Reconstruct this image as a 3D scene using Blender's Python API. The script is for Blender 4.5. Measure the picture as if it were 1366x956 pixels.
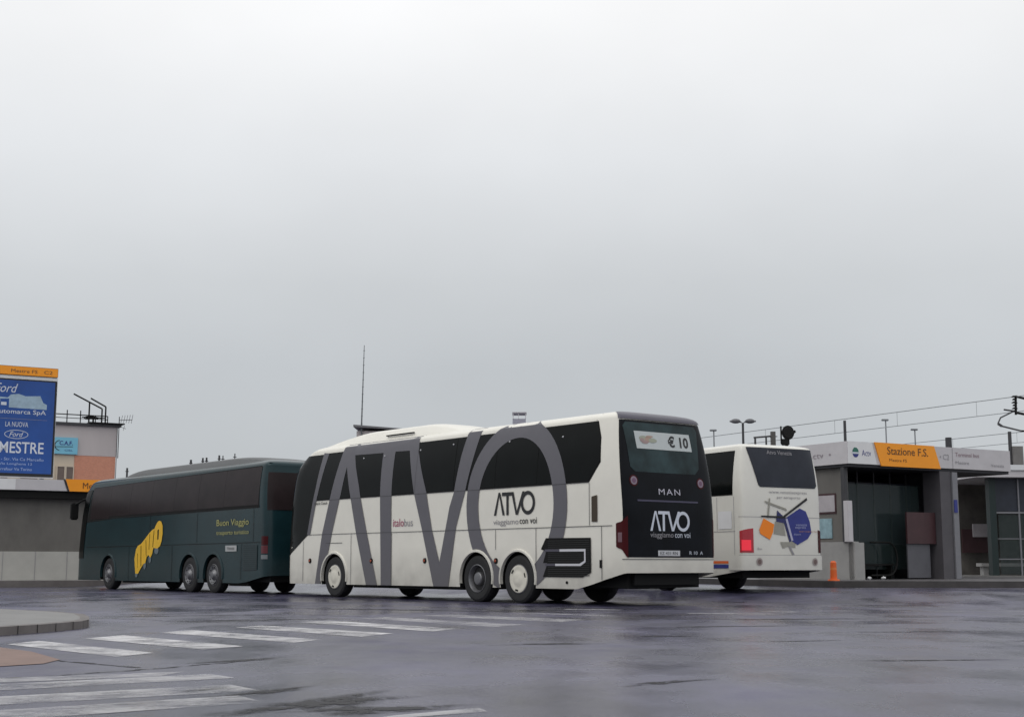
import bpy, bmesh, math, random
from mathutils import Vector, Matrix
random.seed(7)
S = bpy.context.scene
for o in list(bpy.data.objects): bpy.data.objects.remove(o)
C = S.collection
R = math.radians
PI = math.pi

# ------------------------------------------------------------------ camera
cam = bpy.data.objects.new('camera', bpy.data.cameras.new('camera'))
C.objects.link(cam); S.camera = cam
cam.location = (0, 0, 0.822)
cam.rotation_euler = (R(90 + 8.474), 0, 0)
cam.data.sensor_width = 36
cam.data.lens = 48.64
cam.data.clip_end = 3000
cam.data.clip_start = 0.05

# ------------------------------------------------------------------ sky
w = bpy.data.worlds.new('World'); S.world = w; w.use_nodes = True
nt = w.node_tree; nt.nodes.clear()
def N(t, **k):
    n = nt.nodes.new(t)
    for a, b in k.items(): setattr(n, a, b)
    return n
SUN_EL, SUN_ROT = 52, 200
out = N('ShaderNodeOutputWorld'); bg = N('ShaderNodeBackground')
sky = N('ShaderNodeTexSky'); sky.sky_type = 'NISHITA'; sky.sun_disc = False
sky.sun_elevation = R(SUN_EL); sky.sun_rotation = R(SUN_ROT)
sky.air_density = 2.0; sky.dust_density = 4.0
tc = N('ShaderNodeTexCoord'); sep = N('ShaderNodeSeparateXYZ')
nt.links.new(tc.outputs['Generated'], sep.inputs[0])
ramp = N('ShaderNodeValToRGB')
nt.links.new(sep.outputs['Z'], ramp.inputs[0])
e = ramp.color_ramp.elements
e[0].position = 0.0; e[0].color = (.545, .575, .59, 1)
e[1].position = 1.0; e[1].color = (1.02, 1.03, 1.05, 1)
for p, c in ((.07, (.545, .575, .60)), (.14, (.55, .58, .61)), (.20, (.61, .635, .66)), (.288, (.775, .795, .82)), (.385, (.94, .945, .955)), (.6, (1.0, 1.01, 1.02))):
    q = e.new(p); q.color = (*c, 1)
mp = N('ShaderNodeMapping'); mp.inputs['Scale'].default_value = (1.3, 1.3, 2.2)
nt.links.new(tc.outputs['Generated'], mp.inputs[0])
cl = N('ShaderNodeTexNoise'); cl.inputs['Scale'].default_value = 1.7; cl.inputs['Detail'].default_value = 5; cl.inputs['Roughness'].default_value = .5
nt.links.new(mp.outputs[0], cl.inputs['Vector'])
mr = N('ShaderNodeMapRange'); mr.inputs[1].default_value = .3; mr.inputs[2].default_value = .7; mr.inputs[3].default_value = .93; mr.inputs[4].default_value = 1.07
nt.links.new(cl.outputs['Fac'], mr.inputs[0])
mul = N('ShaderNodeVectorMath', operation='SCALE')
nt.links.new(ramp.outputs[0], mul.inputs[0]); nt.links.new(mr.outputs[0], mul.inputs['Scale'])
sc10 = N('ShaderNodeVectorMath', operation='SCALE'); sc10.inputs['Scale'].default_value = 10.0
nt.links.new(mul.outputs[0], sc10.inputs[0])
mix = N('ShaderNodeMixRGB'); mix.inputs[0].default_value = .985
nt.links.new(sky.outputs[0], mix.inputs[1]); nt.links.new(sc10.outputs[0], mix.inputs[2])
nt.links.new(mix.outputs[0], bg.inputs[0]); bg.inputs[1].default_value = 0.1
nt.links.new(bg.outputs[0], out.inputs[0])

sun = bpy.data.objects.new('sun', bpy.data.lights.new('sun', 'SUN')); C.objects.link(sun)
sun.data.energy = 0.5; sun.data.angle = R(35); sun.data.color = (1, .97, .92)
# light comes from behind the camera, high, slightly left
az = R(215)
dirv = Vector((math.cos(R(SUN_EL)) * math.sin(az), math.cos(R(SUN_EL)) * math.cos(az), math.sin(R(SUN_EL))))
sun.rotation_euler = dirv.to_track_quat('Z', 'Y').to_euler()

S.view_settings.view_transform = 'Standard'; S.view_settings.look = 'None'
S.view_settings.gamma = 1; S.view_settings.use_curve_mapping = False
S.view_settings.exposure = 0.0
S.render.engine = 'CYCLES'

# ------------------------------------------------------------------ materials
MC = {}
def mat(name, col, rough=.5, metal=0, var=.0, scale=3, spec=.5, coat=0, bump=0, bscale=60, emis=None, alpha=None, stretch=None, dirt=0):
    if name in MC: return MC[name]
    m = bpy.data.materials.new(name); m.use_nodes = True
    t = m.node_tree; b = t.nodes['Principled BSDF']
    b.inputs['Base Color'].default_value = (*col, 1)
    b.inputs['Roughness'].default_value = rough; b.inputs['Metallic'].default_value = metal
    b.inputs['Specular IOR Level'].default_value = spec
    b.inputs['Coat Weight'].default_value = coat; b.inputs['Coat Roughness'].default_value = .08
    if emis: b.inputs['Emission Color'].default_value = (*emis[0], 1); b.inputs['Emission Strength'].default_value = emis[1]
    if alpha is not None: b.inputs['Alpha'].default_value = alpha
    co = t.nodes.new('ShaderNodeTexCoord')
    if var:
        n = t.nodes.new('ShaderNodeTexNoise'); n.inputs['Scale'].default_value = scale; n.inputs['Detail'].default_value = 7; n.inputs['Roughness'].default_value = .65
        if stretch:
            mm = t.nodes.new('ShaderNodeMapping'); mm.inputs['Scale'].default_value = stretch
            t.links.new(co.outputs['Object'], mm.inputs[0]); t.links.new(mm.outputs[0], n.inputs['Vector'])
        else: t.links.new(co.outputs['Object'], n.inputs['Vector'])
        r = t.nodes.new('ShaderNodeMapRange'); r.inputs[1].default_value = .25; r.inputs[2].default_value = .75
        r.inputs[3].default_value = 1 - var; r.inputs[4].default_value = 1 + var
        t.links.new(n.outputs['Fac'], r.inputs[0])
        v = t.nodes.new('ShaderNodeVectorMath'); v.operation = 'SCALE'; v.inputs[0].default_value = col
        t.links.new(r.outputs[0], v.inputs['Scale']); last = v.outputs[0]
        if dirt:   # road grime splashed on the lowest part of the body, fading out at about knee height
            sp = t.nodes.new('ShaderNodeSeparateXYZ'); t.links.new(co.outputs['Object'], sp.inputs[0])
            dr = t.nodes.new('ShaderNodeMapRange'); dr.inputs[1].default_value = 1.25; dr.inputs[2].default_value = .3; dr.inputs[3].default_value = 0; dr.inputs[4].default_value = dirt
            t.links.new(sp.outputs['Z'], dr.inputs[0])
            n2 = t.nodes.new('ShaderNodeTexNoise'); n2.inputs['Scale'].default_value = 2.2; n2.inputs['Detail'].default_value = 8
            t.links.new(co.outputs['Object'], n2.inputs['Vector'])
            mu = t.nodes.new('ShaderNodeMath'); mu.operation = 'MULTIPLY'; t.links.new(dr.outputs[0], mu.inputs[0]); t.links.new(n2.outputs['Fac'], mu.inputs[1])
            mx = t.nodes.new('ShaderNodeMixRGB'); mx.inputs[2].default_value = (.12, .11, .10, 1)
            t.links.new(mu.outputs[0], mx.inputs[0]); t.links.new(last, mx.inputs[1]); last = mx.outputs[0]
        t.links.new(last, b.inputs['Base Color'])
    if bump:
        n = t.nodes.new('ShaderNodeTexNoise'); n.inputs['Scale'].default_value = bscale; n.inputs['Detail'].default_value = 6
        t.links.new(co.outputs['Object'], n.inputs['Vector'])
        bp = t.nodes.new('ShaderNodeBump'); bp.inputs['Strength'].default_value = bump; bp.inputs['Distance'].default_value = .01
        t.links.new(n.outputs['Fac'], bp.inputs['Height']); t.links.new(bp.outputs[0], b.inputs['Normal'])
    MC[name] = m; return m

def asphalt():
    m = bpy.data.materials.new('wet_asphalt'); m.use_nodes = True; t = m.node_tree; b = t.nodes['Principled BSDF']
    L = t.links.new
    co = t.nodes.new('ShaderNodeTexCoord')
    def noise(sc, det, stretch=(1, 1, 1), rot=0, rough=.6):
        mm = t.nodes.new('ShaderNodeMapping'); mm.inputs['Scale'].default_value = stretch; mm.inputs['Rotation'].default_value = (0, 0, rot)
        L(co.outputs['Object'], mm.inputs[0])
        n = t.nodes.new('ShaderNodeTexNoise'); n.inputs['Scale'].default_value = sc; n.inputs['Detail'].default_value = det; n.inputs['Roughness'].default_value = rough
        L(mm.outputs[0], n.inputs['Vector']); return n.outputs['Fac']
    def mrange(x, a, bb, c, d):
        r = t.nodes.new('ShaderNodeMapRange'); r.inputs[1].default_value = a; r.inputs[2].default_value = bb; r.inputs[3].default_value = c; r.inputs[4].default_value = d
        L(x, r.inputs[0]); return r.outputs[0]
    def mth(op, x, y):
        n = t.nodes.new('ShaderNodeMath'); n.operation = op
        for i, q in enumerate((x, y)):
            if isinstance(q, float): n.inputs[i].default_value = q
            else: L(q, n.inputs[i])
        return n.outputs[0]
    big = noise(.16, 5); wet = noise(.33, 4, (1, .6, 1), R(20), .6); mid = noise(.9, 7, (1, .55, 1), R(-31)); fine = noise(38, 5, (1, 1, 1), 0, .75); ruts = noise(.35, 6, (1.0, .22, 1), R(25), .7)
    f = mth('MULTIPLY', mrange(big, .3, .7, .62, 1.38), mrange(mid, .3, .7, .6, 1.4))
    f = mth('MULTIPLY', f, mrange(fine, .3, .7, .6, 1.4))
    patch = mrange(ruts, .52, .70, 1.0, .45)
    f = mth('MULTIPLY', f, patch)
    v = t.nodes.new('ShaderNodeVectorMath'); v.operation = 'SCALE'; v.inputs[0].default_value = (.060, .057, .098)
    L(f, v.inputs['Scale']); L(v.outputs[0], b.inputs['Base Color'])
    ro = mth('MULTIPLY', mrange(mid, .3, .7, .18, .40), mrange(wet, .38, .62, .55, 1.5))
    L(ro, b.inputs['Roughness'])
    b.inputs['Specular IOR Level'].default_value = .5
    bp = t.nodes.new('ShaderNodeBump'); bp.inputs['Strength'].default_value = .35; bp.inputs['Distance'].default_value = .012
    hh = mth('ADD', mrange(fine, 0, 1, 0, .7), mrange(mid, 0, 1, 0, 3.0))
    L(hh, bp.inputs['Height']); L(bp.outputs[0], b.inputs['Normal'])
    return m

def brick(name, c1, c2, mortar, sc):
    m = bpy.data.materials.new(name); m.use_nodes = True; t = m.node_tree; b = t.nodes['Principled BSDF']
    co = t.nodes.new('ShaderNodeTexCoord'); mm = t.nodes.new('ShaderNodeMapping'); mm.inputs['Rotation'].default_value = (R(90), 0, 0)
    t.links.new(co.outputs['Object'], mm.inputs[0])
    br = t.nodes.new('ShaderNodeTexBrick'); br.inputs['Scale'].default_value = sc
    br.inputs['Color1'].default_value = (*c1, 1); br.inputs['Color2'].default_value = (*c2, 1); br.inputs['Mortar'].default_value = (*mortar, 1)
    br.inputs['Mortar Size'].default_value = .012
    t.links.new(mm.outputs[0], br.inputs['Vector']); t.links.new(br.outputs[0], b.inputs['Base Color']); b.inputs['Roughness'].default_value = .85
    return m

M = dict(
 white=mat('bus_white_paint', (.80, .775, .695), .36, var=.05, scale=1.3, coat=.2, dirt=.8),
 grey=mat('livery_grey', (.135, .132, .148), .45, var=.05, scale=2, spec=.25, dirt=.4),
 green=mat('bus_dark_green_paint', (.010, .031, .037), .22, var=.25, scale=1.0, spec=.28, dirt=.12),
 white2=mat('bus_plain_white_paint', (.74, .725, .665), .36, var=.05, scale=1.3, coat=.4, dirt=.5),
 glass=mat('tinted_bus_glass', (.004, .005, .005), .12, var=.5, scale=.8, spec=.10),
 glassg=mat('brown_tinted_bus_glass', (.024, .017, .018), .3, var=.45, scale=.8, spec=.12),
 rearglass=mat('teal_rear_glass', (.022, .042, .046), .15, var=.85, scale=1.0, spec=.2),  # light and dark mottling paints in reflection and the interior behind the pane
 rearglass2=mat('slate_rear_glass', (.030, .034, .046), .15, var=.3, scale=1.1, spec=.2),
 black=mat('gloss_black_panel', (.005, .006, .009), .2, var=.4, scale=2, spec=.12),
 matblack=mat('matt_black', (.009, .009, .009), .7, spec=.2),
 spoil=mat('dark_spoiler', (.075, .07, .095), .4, var=.1),
 rubber=mat('tyre_rubber', (.016, .016, .017), .75, var=.2, scale=9, bump=.2, bscale=30),
 rim=mat('steel_rim', (.19, .19, .20), .45, metal=.6, var=.25, scale=9),
 hub=mat('white_hubcap', (.70, .67, .58), .42, var=.1, scale=6),
 red=mat('tail_lamp_red', (.055, .004, .006), .25, spec=.15),
 redlit=mat('tail_lamp_lit', (.55, .012, .03), .2, emis=((1, .02, .05), .45), coat=.5),
 lens=mat('clear_lens', (.5, .5, .52), .15, coat=.5),
 amber=mat('amber_reflector', (.35, .06, .02), .25),
 orange=mat('orange_sign_panel', (.98, .35, .012), .42, var=.04, scale=2),
 orangep=mat('orange_plastic', (.75, .13, .02), .5, var=.1),
 fwhite=mat('white_fascia', (.76, .76, .77), .5, var=.06, scale=2),
 fgrey=mat('pale_grey_fascia', (.56, .54, .56), .55, var=.08, scale=2),
 concrete=mat('concrete', (.34, .335, .33), .8, var=.16, scale=1.6, bump=.3, bscale=25),
 panelg=mat('grey_wall_panel', (.15, .142, .13), .6, var=.28, scale=.7, stretch=(1, 1, .6)),
 slab=mat('platform_slab', (.19, .185, .18), .55, var=.18, scale=1.2, bump=.3, bscale=25),
 kerb=mat('kerb_stone', (.16, .145, .14), .7, var=.2, scale=3),
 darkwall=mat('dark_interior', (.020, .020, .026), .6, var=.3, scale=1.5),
 steel=mat('grey_steel', (.22, .22, .24), .45, metal=.3, var=.1, scale=4),
 dsteel=mat('dark_steel', (.045, .045, .05), .5, var=.15, scale=4),
 gsteel=mat('green_steel', (.008, .022, .022), .5, var=.15, scale=4),
 poster=mat('poster_blue', (.012, .07, .30), .35, var=.15, scale=1.2),
 ink=mat('white_print', (.62, .66, .74), .5),
 bink=mat('black_print', (.012, .012, .014), .5),
 dink=mat('brown_print', (.16, .06, .01), .5),
 gink=mat('grey_print', (.30, .29, .31), .5),
 mauve=mat('magenta_print', (.36, .05, .13), .5),
 yellow=mat('yellow_print', (.80, .47, .02), .45, var=.12, scale=5),
 yellow2=mat('gold_print', (.42, .40, .14), .5),
 navy=mat('navy_print', (.025, .035, .22), .4, var=.15, scale=4),
 lightblue=mat('pale_blue_sign', (.20, .52, .68), .5, var=.05),
 render=mat('grey_render_wall', (.52, .475, .47), .85, var=.10, scale=.5, stretch=(1, 1, .35)),
 cream=mat('cream_render_wall', (.62, .53, .42), .85, var=.1, scale=.6),
 brickm=brick('orange_brick', (.66, .28, .18), (.58, .24, .155), (.55, .40, .32), 5.0),
 shutter=mat('brown_shutter', (.17, .13, .11), .6, var=.2, scale=4, stretch=(1, 1, 6)),
 paint=mat('worn_road_paint', (.40, .395, .41), .45, var=.25, scale=4, bump=.2),
 redb=mat('dark_red_board', (.055, .022, .026), .5, var=.2),
 ppale=mat('pale_poster', (.45, .42, .44), .5, var=.15, scale=3),
 pteal=mat('teal_poster', (.28, .42, .47), .5, var=.25, scale=6),
 wire=mat('catenary_wire', (.30, .32, .33), .6),
 clearglass=mat('shelter_glass', (.06, .09, .09), .08, alpha=.22),
 redspot=mat('red_spot_colour', (.5, .05, .05), .5),
)

# ------------------------------------------------------------------ helpers
def obj(name, bm, m, parent=None, label=None, cat=None, group=None, kind=None, smooth=False, loc=None, rz=None):
    me = bpy.data.meshes.new(name); bm.normal_update(); bm.to_mesh(me); bm.free()
    for x in (m if isinstance(m, (list, tuple)) else [m]): me.materials.append(x)
    if smooth:
        for p in me.polygons: p.use_smooth = True
        try: me.set_sharp_from_angle(angle=R(smooth if smooth is not True else 35))
        except Exception: pass
    o = bpy.data.objects.new(name, me); C.objects.link(o)
    if parent: o.parent = parent
    if loc: o.location = loc
    if rz is not None: o.rotation_euler = (0, 0, rz)
    tag(o, label, cat, group, kind); return o
def join_into(o, bm, m):
    """surface detail (panel gaps, slats) becomes part of the mesh of o"""
    me = o.data; idx = len(me.materials); me.materials.append(m)
    for f in bm.faces: f.material_index = idx
    t = bpy.data.meshes.new('t'); bm.to_mesh(t); bm.free()
    b2 = bmesh.new(); b2.from_mesh(me); b2.from_mesh(t); b2.to_mesh(me); b2.free(); bpy.data.meshes.remove(t)
    return o
def tag(o, label=None, cat=None, group=None, kind=None):
    if label: o['label'] = label
    if cat: o['category'] = cat
    if group: o['group'] = group
    if kind: o['kind'] = kind
def thing(name, label, cat, loc=(0, 0, 0), rz=0, group=None, parent=None):
    o = bpy.data.objects.new(name, None); C.objects.link(o); o.location = loc; o.rotation_euler = (0, 0, rz)
    o.empty_display_size = .2
    if parent: o.parent = parent
    tag(o, label, cat, group); return o
def box(bm, x0, x1, y0, y1, z0, z1, bev=0, mi=0):
    n0 = len(bm.faces)
    r = bmesh.ops.create_cube(bm, size=1)
    vs = r['verts']
    for v in vs: v.co = Vector(((x0 + x1) / 2 + v.co.x * (x1 - x0), (y0 + y1) / 2 + v.co.y * (y1 - y0), (z0 + z1) / 2 + v.co.z * (z1 - z0)))
    if bev: bmesh.ops.bevel(bm, geom=list({e for v in vs for e in v.link_edges}), offset=bev, segments=2, affect='EDGES')
    return bm
def tube(bm, p0, p1, r0, r1=None, n=10):
    r1 = r0 if r1 is None else r1
    p0, p1 = Vector(p0), Vector(p1); d = p1 - p0; L = d.length
    r = bmesh.ops.create_cone(bm, cap_ends=True, segments=n, radius1=r0, radius2=r1, depth=L)
    q = d.to_track_quat('Z', 'Y').to_matrix().to_4x4()
    bmesh.ops.transform(bm, matrix=Matrix.Translation((p0 + p1) / 2) @ q, verts=r['verts'])
    return bm
def lathe_y(bm, prof, n=32, cx=0, cz=0):
    """revolve (y, r) profile round an axis parallel to y"""
    rings = []
    for y, r in prof:
        rings.append([bm.verts.new((cx + r * math.cos(2 * PI * i / n), y, cz + r * math.sin(2 * PI * i / n))) for i in range(n)])
    for a, b in zip(rings, rings[1:]):
        for i in range(n): bm.faces.new((a[i], a[(i + 1) % n], b[(i + 1) % n], b[i]))
    bm.faces.new(rings[-1]);
    return bm
def loops2d(bm, loops, da=.3, db=.3, cut=None):
    """flat mesh in the xz-plane from an outer loop and holes, gridded; cut = list of (cx, cz, r) discs removed"""
    es = []
    for lp in loops:
        vs = [bm.verts.new((a, 0, b)) for a, b in lp]
        for i in range(len(vs)): es.append(bm.edges.new((vs[i], vs[(i + 1) % len(vs)])))
    bmesh.ops.triangle_fill(bm, edges=es, use_beauty=True, normal=(0, -1, 0))
    xs = [v.co.x for v in bm.verts]; zs = [v.co.z for v in bm.verts]
    def bis(co, no):
        bmesh.ops.bisect_plane(bm, geom=bm.verts[:] + bm.edges[:] + bm.faces[:], plane_co=co, plane_no=no, dist=1e-5)
    if da:
        k = math.floor(min(xs) / da) * da
        while k < max(xs): bis((k, 0, 0), (1, 0, 0)); k += da
    if db:
        k = math.floor(min(zs) / db) * db
        while k < max(zs): bis((0, 0, k), (0, 0, 1)); k += db
    for (cx, cz, r) in (cut or []):
        if not (min(xs) - r < cx < max(xs) + r): continue
        n = 28
        for i in range(n):
            a = 2 * PI * (i + .5) / n; ap = r * math.cos(PI / n)
            bis((cx + ap * math.cos(a), 0, cz + ap * math.sin(a)), (math.cos(a), 0, math.sin(a)))
        dl = [f for f in bm.faces if (f.calc_center_median() - Vector((cx, 0, cz))).length < r * math.cos(PI / n)]
        bmesh.ops.delete(bm, geom=dl, context='FACES')
    return bm
def remap(bm, fn):
    for v in bm.verts: v.co = Vector(fn(v.co.x, v.co.z))
    return bm
def flat_decal(bm, loops):   # no grid
    return loops2d(bm, loops, 0, 0)
_tc = {}
def text2d(txt, w=None, h=None, italic=0, bold=0, spacing=1.0):
    """list of polygons ((x,z) coords) of text normalised to start at 0,0"""
    cu = bpy.data.curves.new('lettering', 'FONT'); cu.body = txt; cu.shear = italic; cu.offset = bold; cu.resolution_u = 3; cu.space_character = spacing
    o = bpy.data.objects.new('lettering', cu); C.objects.link(o)
    dg = bpy.context.evaluated_depsgraph_get(); me = o.evaluated_get(dg).to_mesh()
    vs = [(v.co.x, v.co.y) for v in me.vertices]; fs = [tuple(p.vertices) for p in me.polygons]
    o.evaluated_get(dg).to_mesh_clear(); bpy.data.objects.remove(o); bpy.data.curves.remove(cu)
    x0 = min(v[0] for v in vs); x1 = max(v[0] for v in vs); y0 = min(v[1] for v in vs); y1 = max(v[1] for v in vs)
    sx = w / (x1 - x0) if w else None; sy = h / (y1 - y0) if h else None
    sx = sx or sy; sy = sy or sx
    return [((a - x0) * sx, (b - y0) * sy) for a, b in vs], fs
def text_bm(bm, txt, x, z, w=None, h=None, center=False, **k):
    vs, fs = text2d(txt, w, h, **k)
    W = max(v[0] for v in vs); dx = -W / 2 if center else 0
    nv = [bm.verts.new((x + a + dx, 0, z + b)) for a, b in vs]
    for f in fs:
        try: bm.faces.new([nv[i] for i in f])
        except ValueError: pass
    return bm
def ring_ell(cx, cz, a, b, n=48):
    return [(cx + a * math.cos(2 * PI * i / n), cz + b * math.sin(2 * PI * i / n)) for i in range(n)]
def grp(*bms): pass

# ------------------------------------------------------------------ ground
def sst(a, b, x):
    t = max(0, min(1, (x - a) / (b - a))); return t * t * (3 - 2 * t)
def gz(x, y): return .2 * sst(36.5, 41.5, x + y)
bm = bmesh.new()
xs = [-900, -300, -120, -60] + [i * 1.0 for i in range(-40, 61)] + [90, 150, 400, 900]
ys = [-60, -20] + [i * 1.0 for i in range(0, 71)] + [90, 130, 300, 800, 1800]
g = [[bm.verts.new((x, y, gz(x, y))) for x in xs] for y in ys]
for j in range(len(ys) - 1):
    for i in range(len(xs) - 1): bm.faces.new((g[j][i], g[j][i + 1], g[j + 1][i + 1], g[j + 1][i]))
road = obj('road', bm, asphalt(), kind='structure', smooth=True)

# worn crossing stripes
bm = bmesh.new()
stripes = [
 [(-5.29, 14.75), (-5.17, 15.4), (-3.37, 13.3), (-3.57, 12.73)],
 [(-4.81, 15.86), (-4.59, 16.62), (-2.74, 14.39), (-3.03, 13.84)],
 [(-4.3, 17.2), (-4.08, 17.94), (-2.12, 15.63), (-2.32, 15.03)],
 [(-3.66, 18.62), (-3.42, 19.26), (-1.44, 17.05), (-1.74, 16.27)],
 [(-3.07, 20.39), (-2.71, 20.93), (-0.72, 18.26), (-0.99, 17.54)],
 [(-2.35, 21.81), (-1.99, 22.27), (0.18, 19.5), (-0.23, 18.8)],
 [(-1.49, 22.92), (-1.1, 23.44), (1.12, 21.22), (0.71, 20.39)],
 [(-5.2, 9.05), (-5.40, 9.5), (-2.53, 11.0), (-2.63, 10.55)],
 [(-4.9, 8.25), (-5.06, 8.75), (-2.29, 10.75), (-2.03, 10.38)],
 [(-4.5, 7.4), (-4.66, 7.95), (-1.95, 9.8), (-1.66, 9.36)],
 [(-3.9, 6.6), (-4.1, 7.2), (-1.74, 9.0), (-1.50, 8.58)],
 [(-0.95, 7.44), (-0.67, 7.8), (-0.19, 8.24), (-0.14, 8.03)]]
def paint_mat(nm='worn_white_road_paint', lo_=.10, hi_=.92):
    m = bpy.data.materials.new(nm); m.use_nodes = True; t = m.node_tree; b = t.nodes['Principled BSDF']
    co = t.nodes.new('ShaderNodeTexCoord'); n = t.nodes.new('ShaderNodeTexNoise'); n.inputs['Scale'].default_value = 1.7; n.inputs['Detail'].default_value = 9; n.inputs['Roughness'].default_value = .72
    t.links.new(co.outputs['Object'], n.inputs['Vector'])
    r = t.nodes.new('ShaderNodeMapRange'); r.inputs[1].default_value = .36; r.inputs[2].default_value = .60; r.inputs[3].default_value = lo_; r.inputs[4].default_value = hi_
    t.links.new(n.outputs['Fac'], r.inputs[0]); t.links.new(r.outputs[0], b.inputs['Alpha'])
    b.inputs['Base Color'].default_value = (.64, .63, .64, 1); b.inputs['Roughness'].default_value = .5
    return m
for i, q in enumerate(stripes):
    vs = [bm.verts.new((x, y, gz(x, y) + .004)) for x, y in q]; f = bm.faces.new(vs); f.material_index = 1 if i in (7, 8, 9, 10, 11, 5, 6) else 0
bmesh.ops.recalc_face_normals(bm, faces=bm.faces[:])
for f in bm.faces:
    if f.normal.z < 0: f.normal_flip()
obj('crossing_stripes', bm, [paint_mat(), paint_mat('very_worn_road_paint', .02, .55)], kind='structure')
# faint lane lines
bm = bmesh.new()
def strip(bm, p, q, w_, z=.004, n=6):
    p, q = Vector(p), Vector(q); d = (q - p).normalized(); nn = Vector((-d.y, d.x)) * w_ / 2
    for i in range(n):
        a = p.lerp(q, i / n); b = p.lerp(q, (i + 1) / n)
        vs = [bm.verts.new((c.x, c.y, gz(c.x, c.y) + z)) for c in (a - nn, b - nn, b + nn, a + nn)]
        ly = bm.verts.layers.float.get('fade')
        if ly:
            for v_ in vs: v_[ly] = .8
        f = bm.faces.new(vs); f.normal_update()
        if f.normal.z < 0: f.normal_flip()
strip(bm, (1.0, 26.3), (2.0, 25.9), .35); strip(bm, (3.0, 24.1), (4.4, 23.7), .3); strip(bm, (4.5, 25.1), (5.0, 24.7), .4)
strip(bm, (9.2, 37.6), (10.6, 37.0), .3); strip(bm, (6.2, 28.5), (8.6, 27.6), .12); strip(bm, (5.9, 25.4), (9.5, 25.0), .12)
strip(bm, (.2, 24.2), (1.6, 22.9), .25)
obj('lane_marks', bm, bpy.data.materials['very_worn_road_paint'], kind='structure')
# asphalt repair patches, joints and cracks
def blob(bm, cx, cy, a, b, rot, n=40, z=.003, seed=0):
    """stain that thins out towards its ragged edge (vertex attribute fade)"""
    lay = bm.verts.layers.float.get('fade') or bm.verts.layers.float.new('fade')
    rd = random.Random(seed); ph = [rd.uniform(0, 6.28) for _ in range(6)]
    rings = []
    for sc_, fd in ((0.0, 1), (.35, 1), (.6, .75), (.8, .45), (1.0, .2), (1.35, 0)):
        row = []
        for i in range(n):
            t = 2 * PI * i / n; k = 1 + .22 * math.sin(3 * t + ph[0]) + .16 * math.sin(5 * t + ph[1]) + .12 * math.sin(9 * t + ph[2]) + .08 * math.sin(14 * t + ph[3])
            x = a * k * sc_ * math.cos(t); y = b * k * sc_ * math.sin(t)
            X = cx + x * math.cos(rot) - y * math.sin(rot); Y = cy + x * math.sin(rot) + y * math.cos(rot)
            v = bm.verts.new((X, Y, gz(X, Y) + z)); v[lay] = fd; row.append(v)
            if sc_ == 0: break
        rings.append(row)
    for i in range(n):
        bm.faces.new((rings[0][0], rings[1][i], rings[1][(i + 1) % n]))
        for p, q in zip(rings[1:], rings[2:]): bm.faces.new((p[i], q[i], q[(i + 1) % n], p[(i + 1) % n]))
bm = bmesh.new()
for i, (x, y, a, b, r) in enumerate([(-1.15, 8.55, .62, .22, 1.0), (-.80, 8.15, .40, .20, .3), (-1.6, 9.3, .35, .09, 1.0), (1.9, 26.6, 1.5, .18, -.2), (.2, 24.9, 1.4, .14, -.3), (-2.6, 26.2, 1.8, .2, -.4), (4.4, 21.6, 1.2, .14, .1), (6.4, 15.6, .9, .12, .2), (2.9, 19.0, .8, .12, .2), (8.5, 20.5, 1.4, .12, 0), (.38, 14.8, .45, .13, .25), (1.08, 10.0, .34, .08, .75), (-5.4, 22.9, 1.3, .10, .25), (-3.9, 21.3, 1.1, .12, .4), (-4.4, 20.6, .9, .07, .1),
     (-2.35, 12.3, .40, .10, .9), (1.75, 16.4, .32, .10, .1), (.6, 25.7, 1.2, .12, -.2), (3.6, 12.3, .6, .06, .1), (-2.0, 9.5, .22, .05, .9), (-3.4, 22.5, .5, .06, 0), (6.5, 22.5, .9, .07, .1), (5.0, 17.5, .8, .09, .15), (3.2, 15.4, .5, .05, .3), (-5.4, 13.9, .1, .5, .9)]):
    blob(bm, x, y, a, b, r, seed=i)
def crack(bm, pts, w0, seed):
    rd = random.Random(seed)
    for (p, q) in zip(pts, pts[1:]):
        n = 8; prev = Vector(p)
        for i in range(n):
            t = Vector(p).lerp(Vector(q), (i + 1) / n) + Vector((rd.uniform(-.03, .03), rd.uniform(-.05, .05)))
            strip(bm, prev, t, w0 * rd.uniform(.3, 1.2), .003, 1); prev = t
crack(bm, [(-5.0, 9.3), (-3.19, 10.89), (-2.86, 11.28), (-2.3, 12.2)], .05, 1)
crack(bm, [(-6.0, 14.4), (-5.2, 14.2), (-3.9, 12.2), (-3.0, 11.4)], .06, 2)
crack(bm, [(-7.5, 24.0), (-5.0, 23.3), (-3.6, 23.4), (-1.5, 22.0)], .07, 3)
crack(bm, [(-6.2, 21.8), (-4.4, 20.4), (-3.2, 21.5)], .06, 4)
stain = bpy.data.materials.new('dark_wet_tar'); stain.use_nodes = True; t_ = stain.node_tree; b_ = t_.nodes['Principled BSDF']
b_.inputs['Base Color'].default_value = (.018, .017, .020, 1); b_.inputs['Roughness'].default_value = .55; b_.inputs['Specular IOR Level'].default_value = .2
at = t_.nodes.new('ShaderNodeAttribute'); at.attribute_name = 'fade'; no = t_.nodes.new('ShaderNodeTexNoise'); no.inputs['Scale'].default_value = 7; no.inputs['Detail'].default_value = 8; no.inputs['Roughness'].default_value = .7
co_ = t_.nodes.new('ShaderNodeTexCoord'); t_.links.new(co_.outputs['Object'], no.inputs['Vector'])
ra = t_.nodes.new('ShaderNodeMapRange'); ra.inputs[1].default_value = .40; ra.inputs[2].default_value = .56; ra.inputs[3].default_value = .1; ra.inputs[4].default_value = 1.7; t_.links.new(no.outputs['Fac'], ra.inputs[0])
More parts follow.
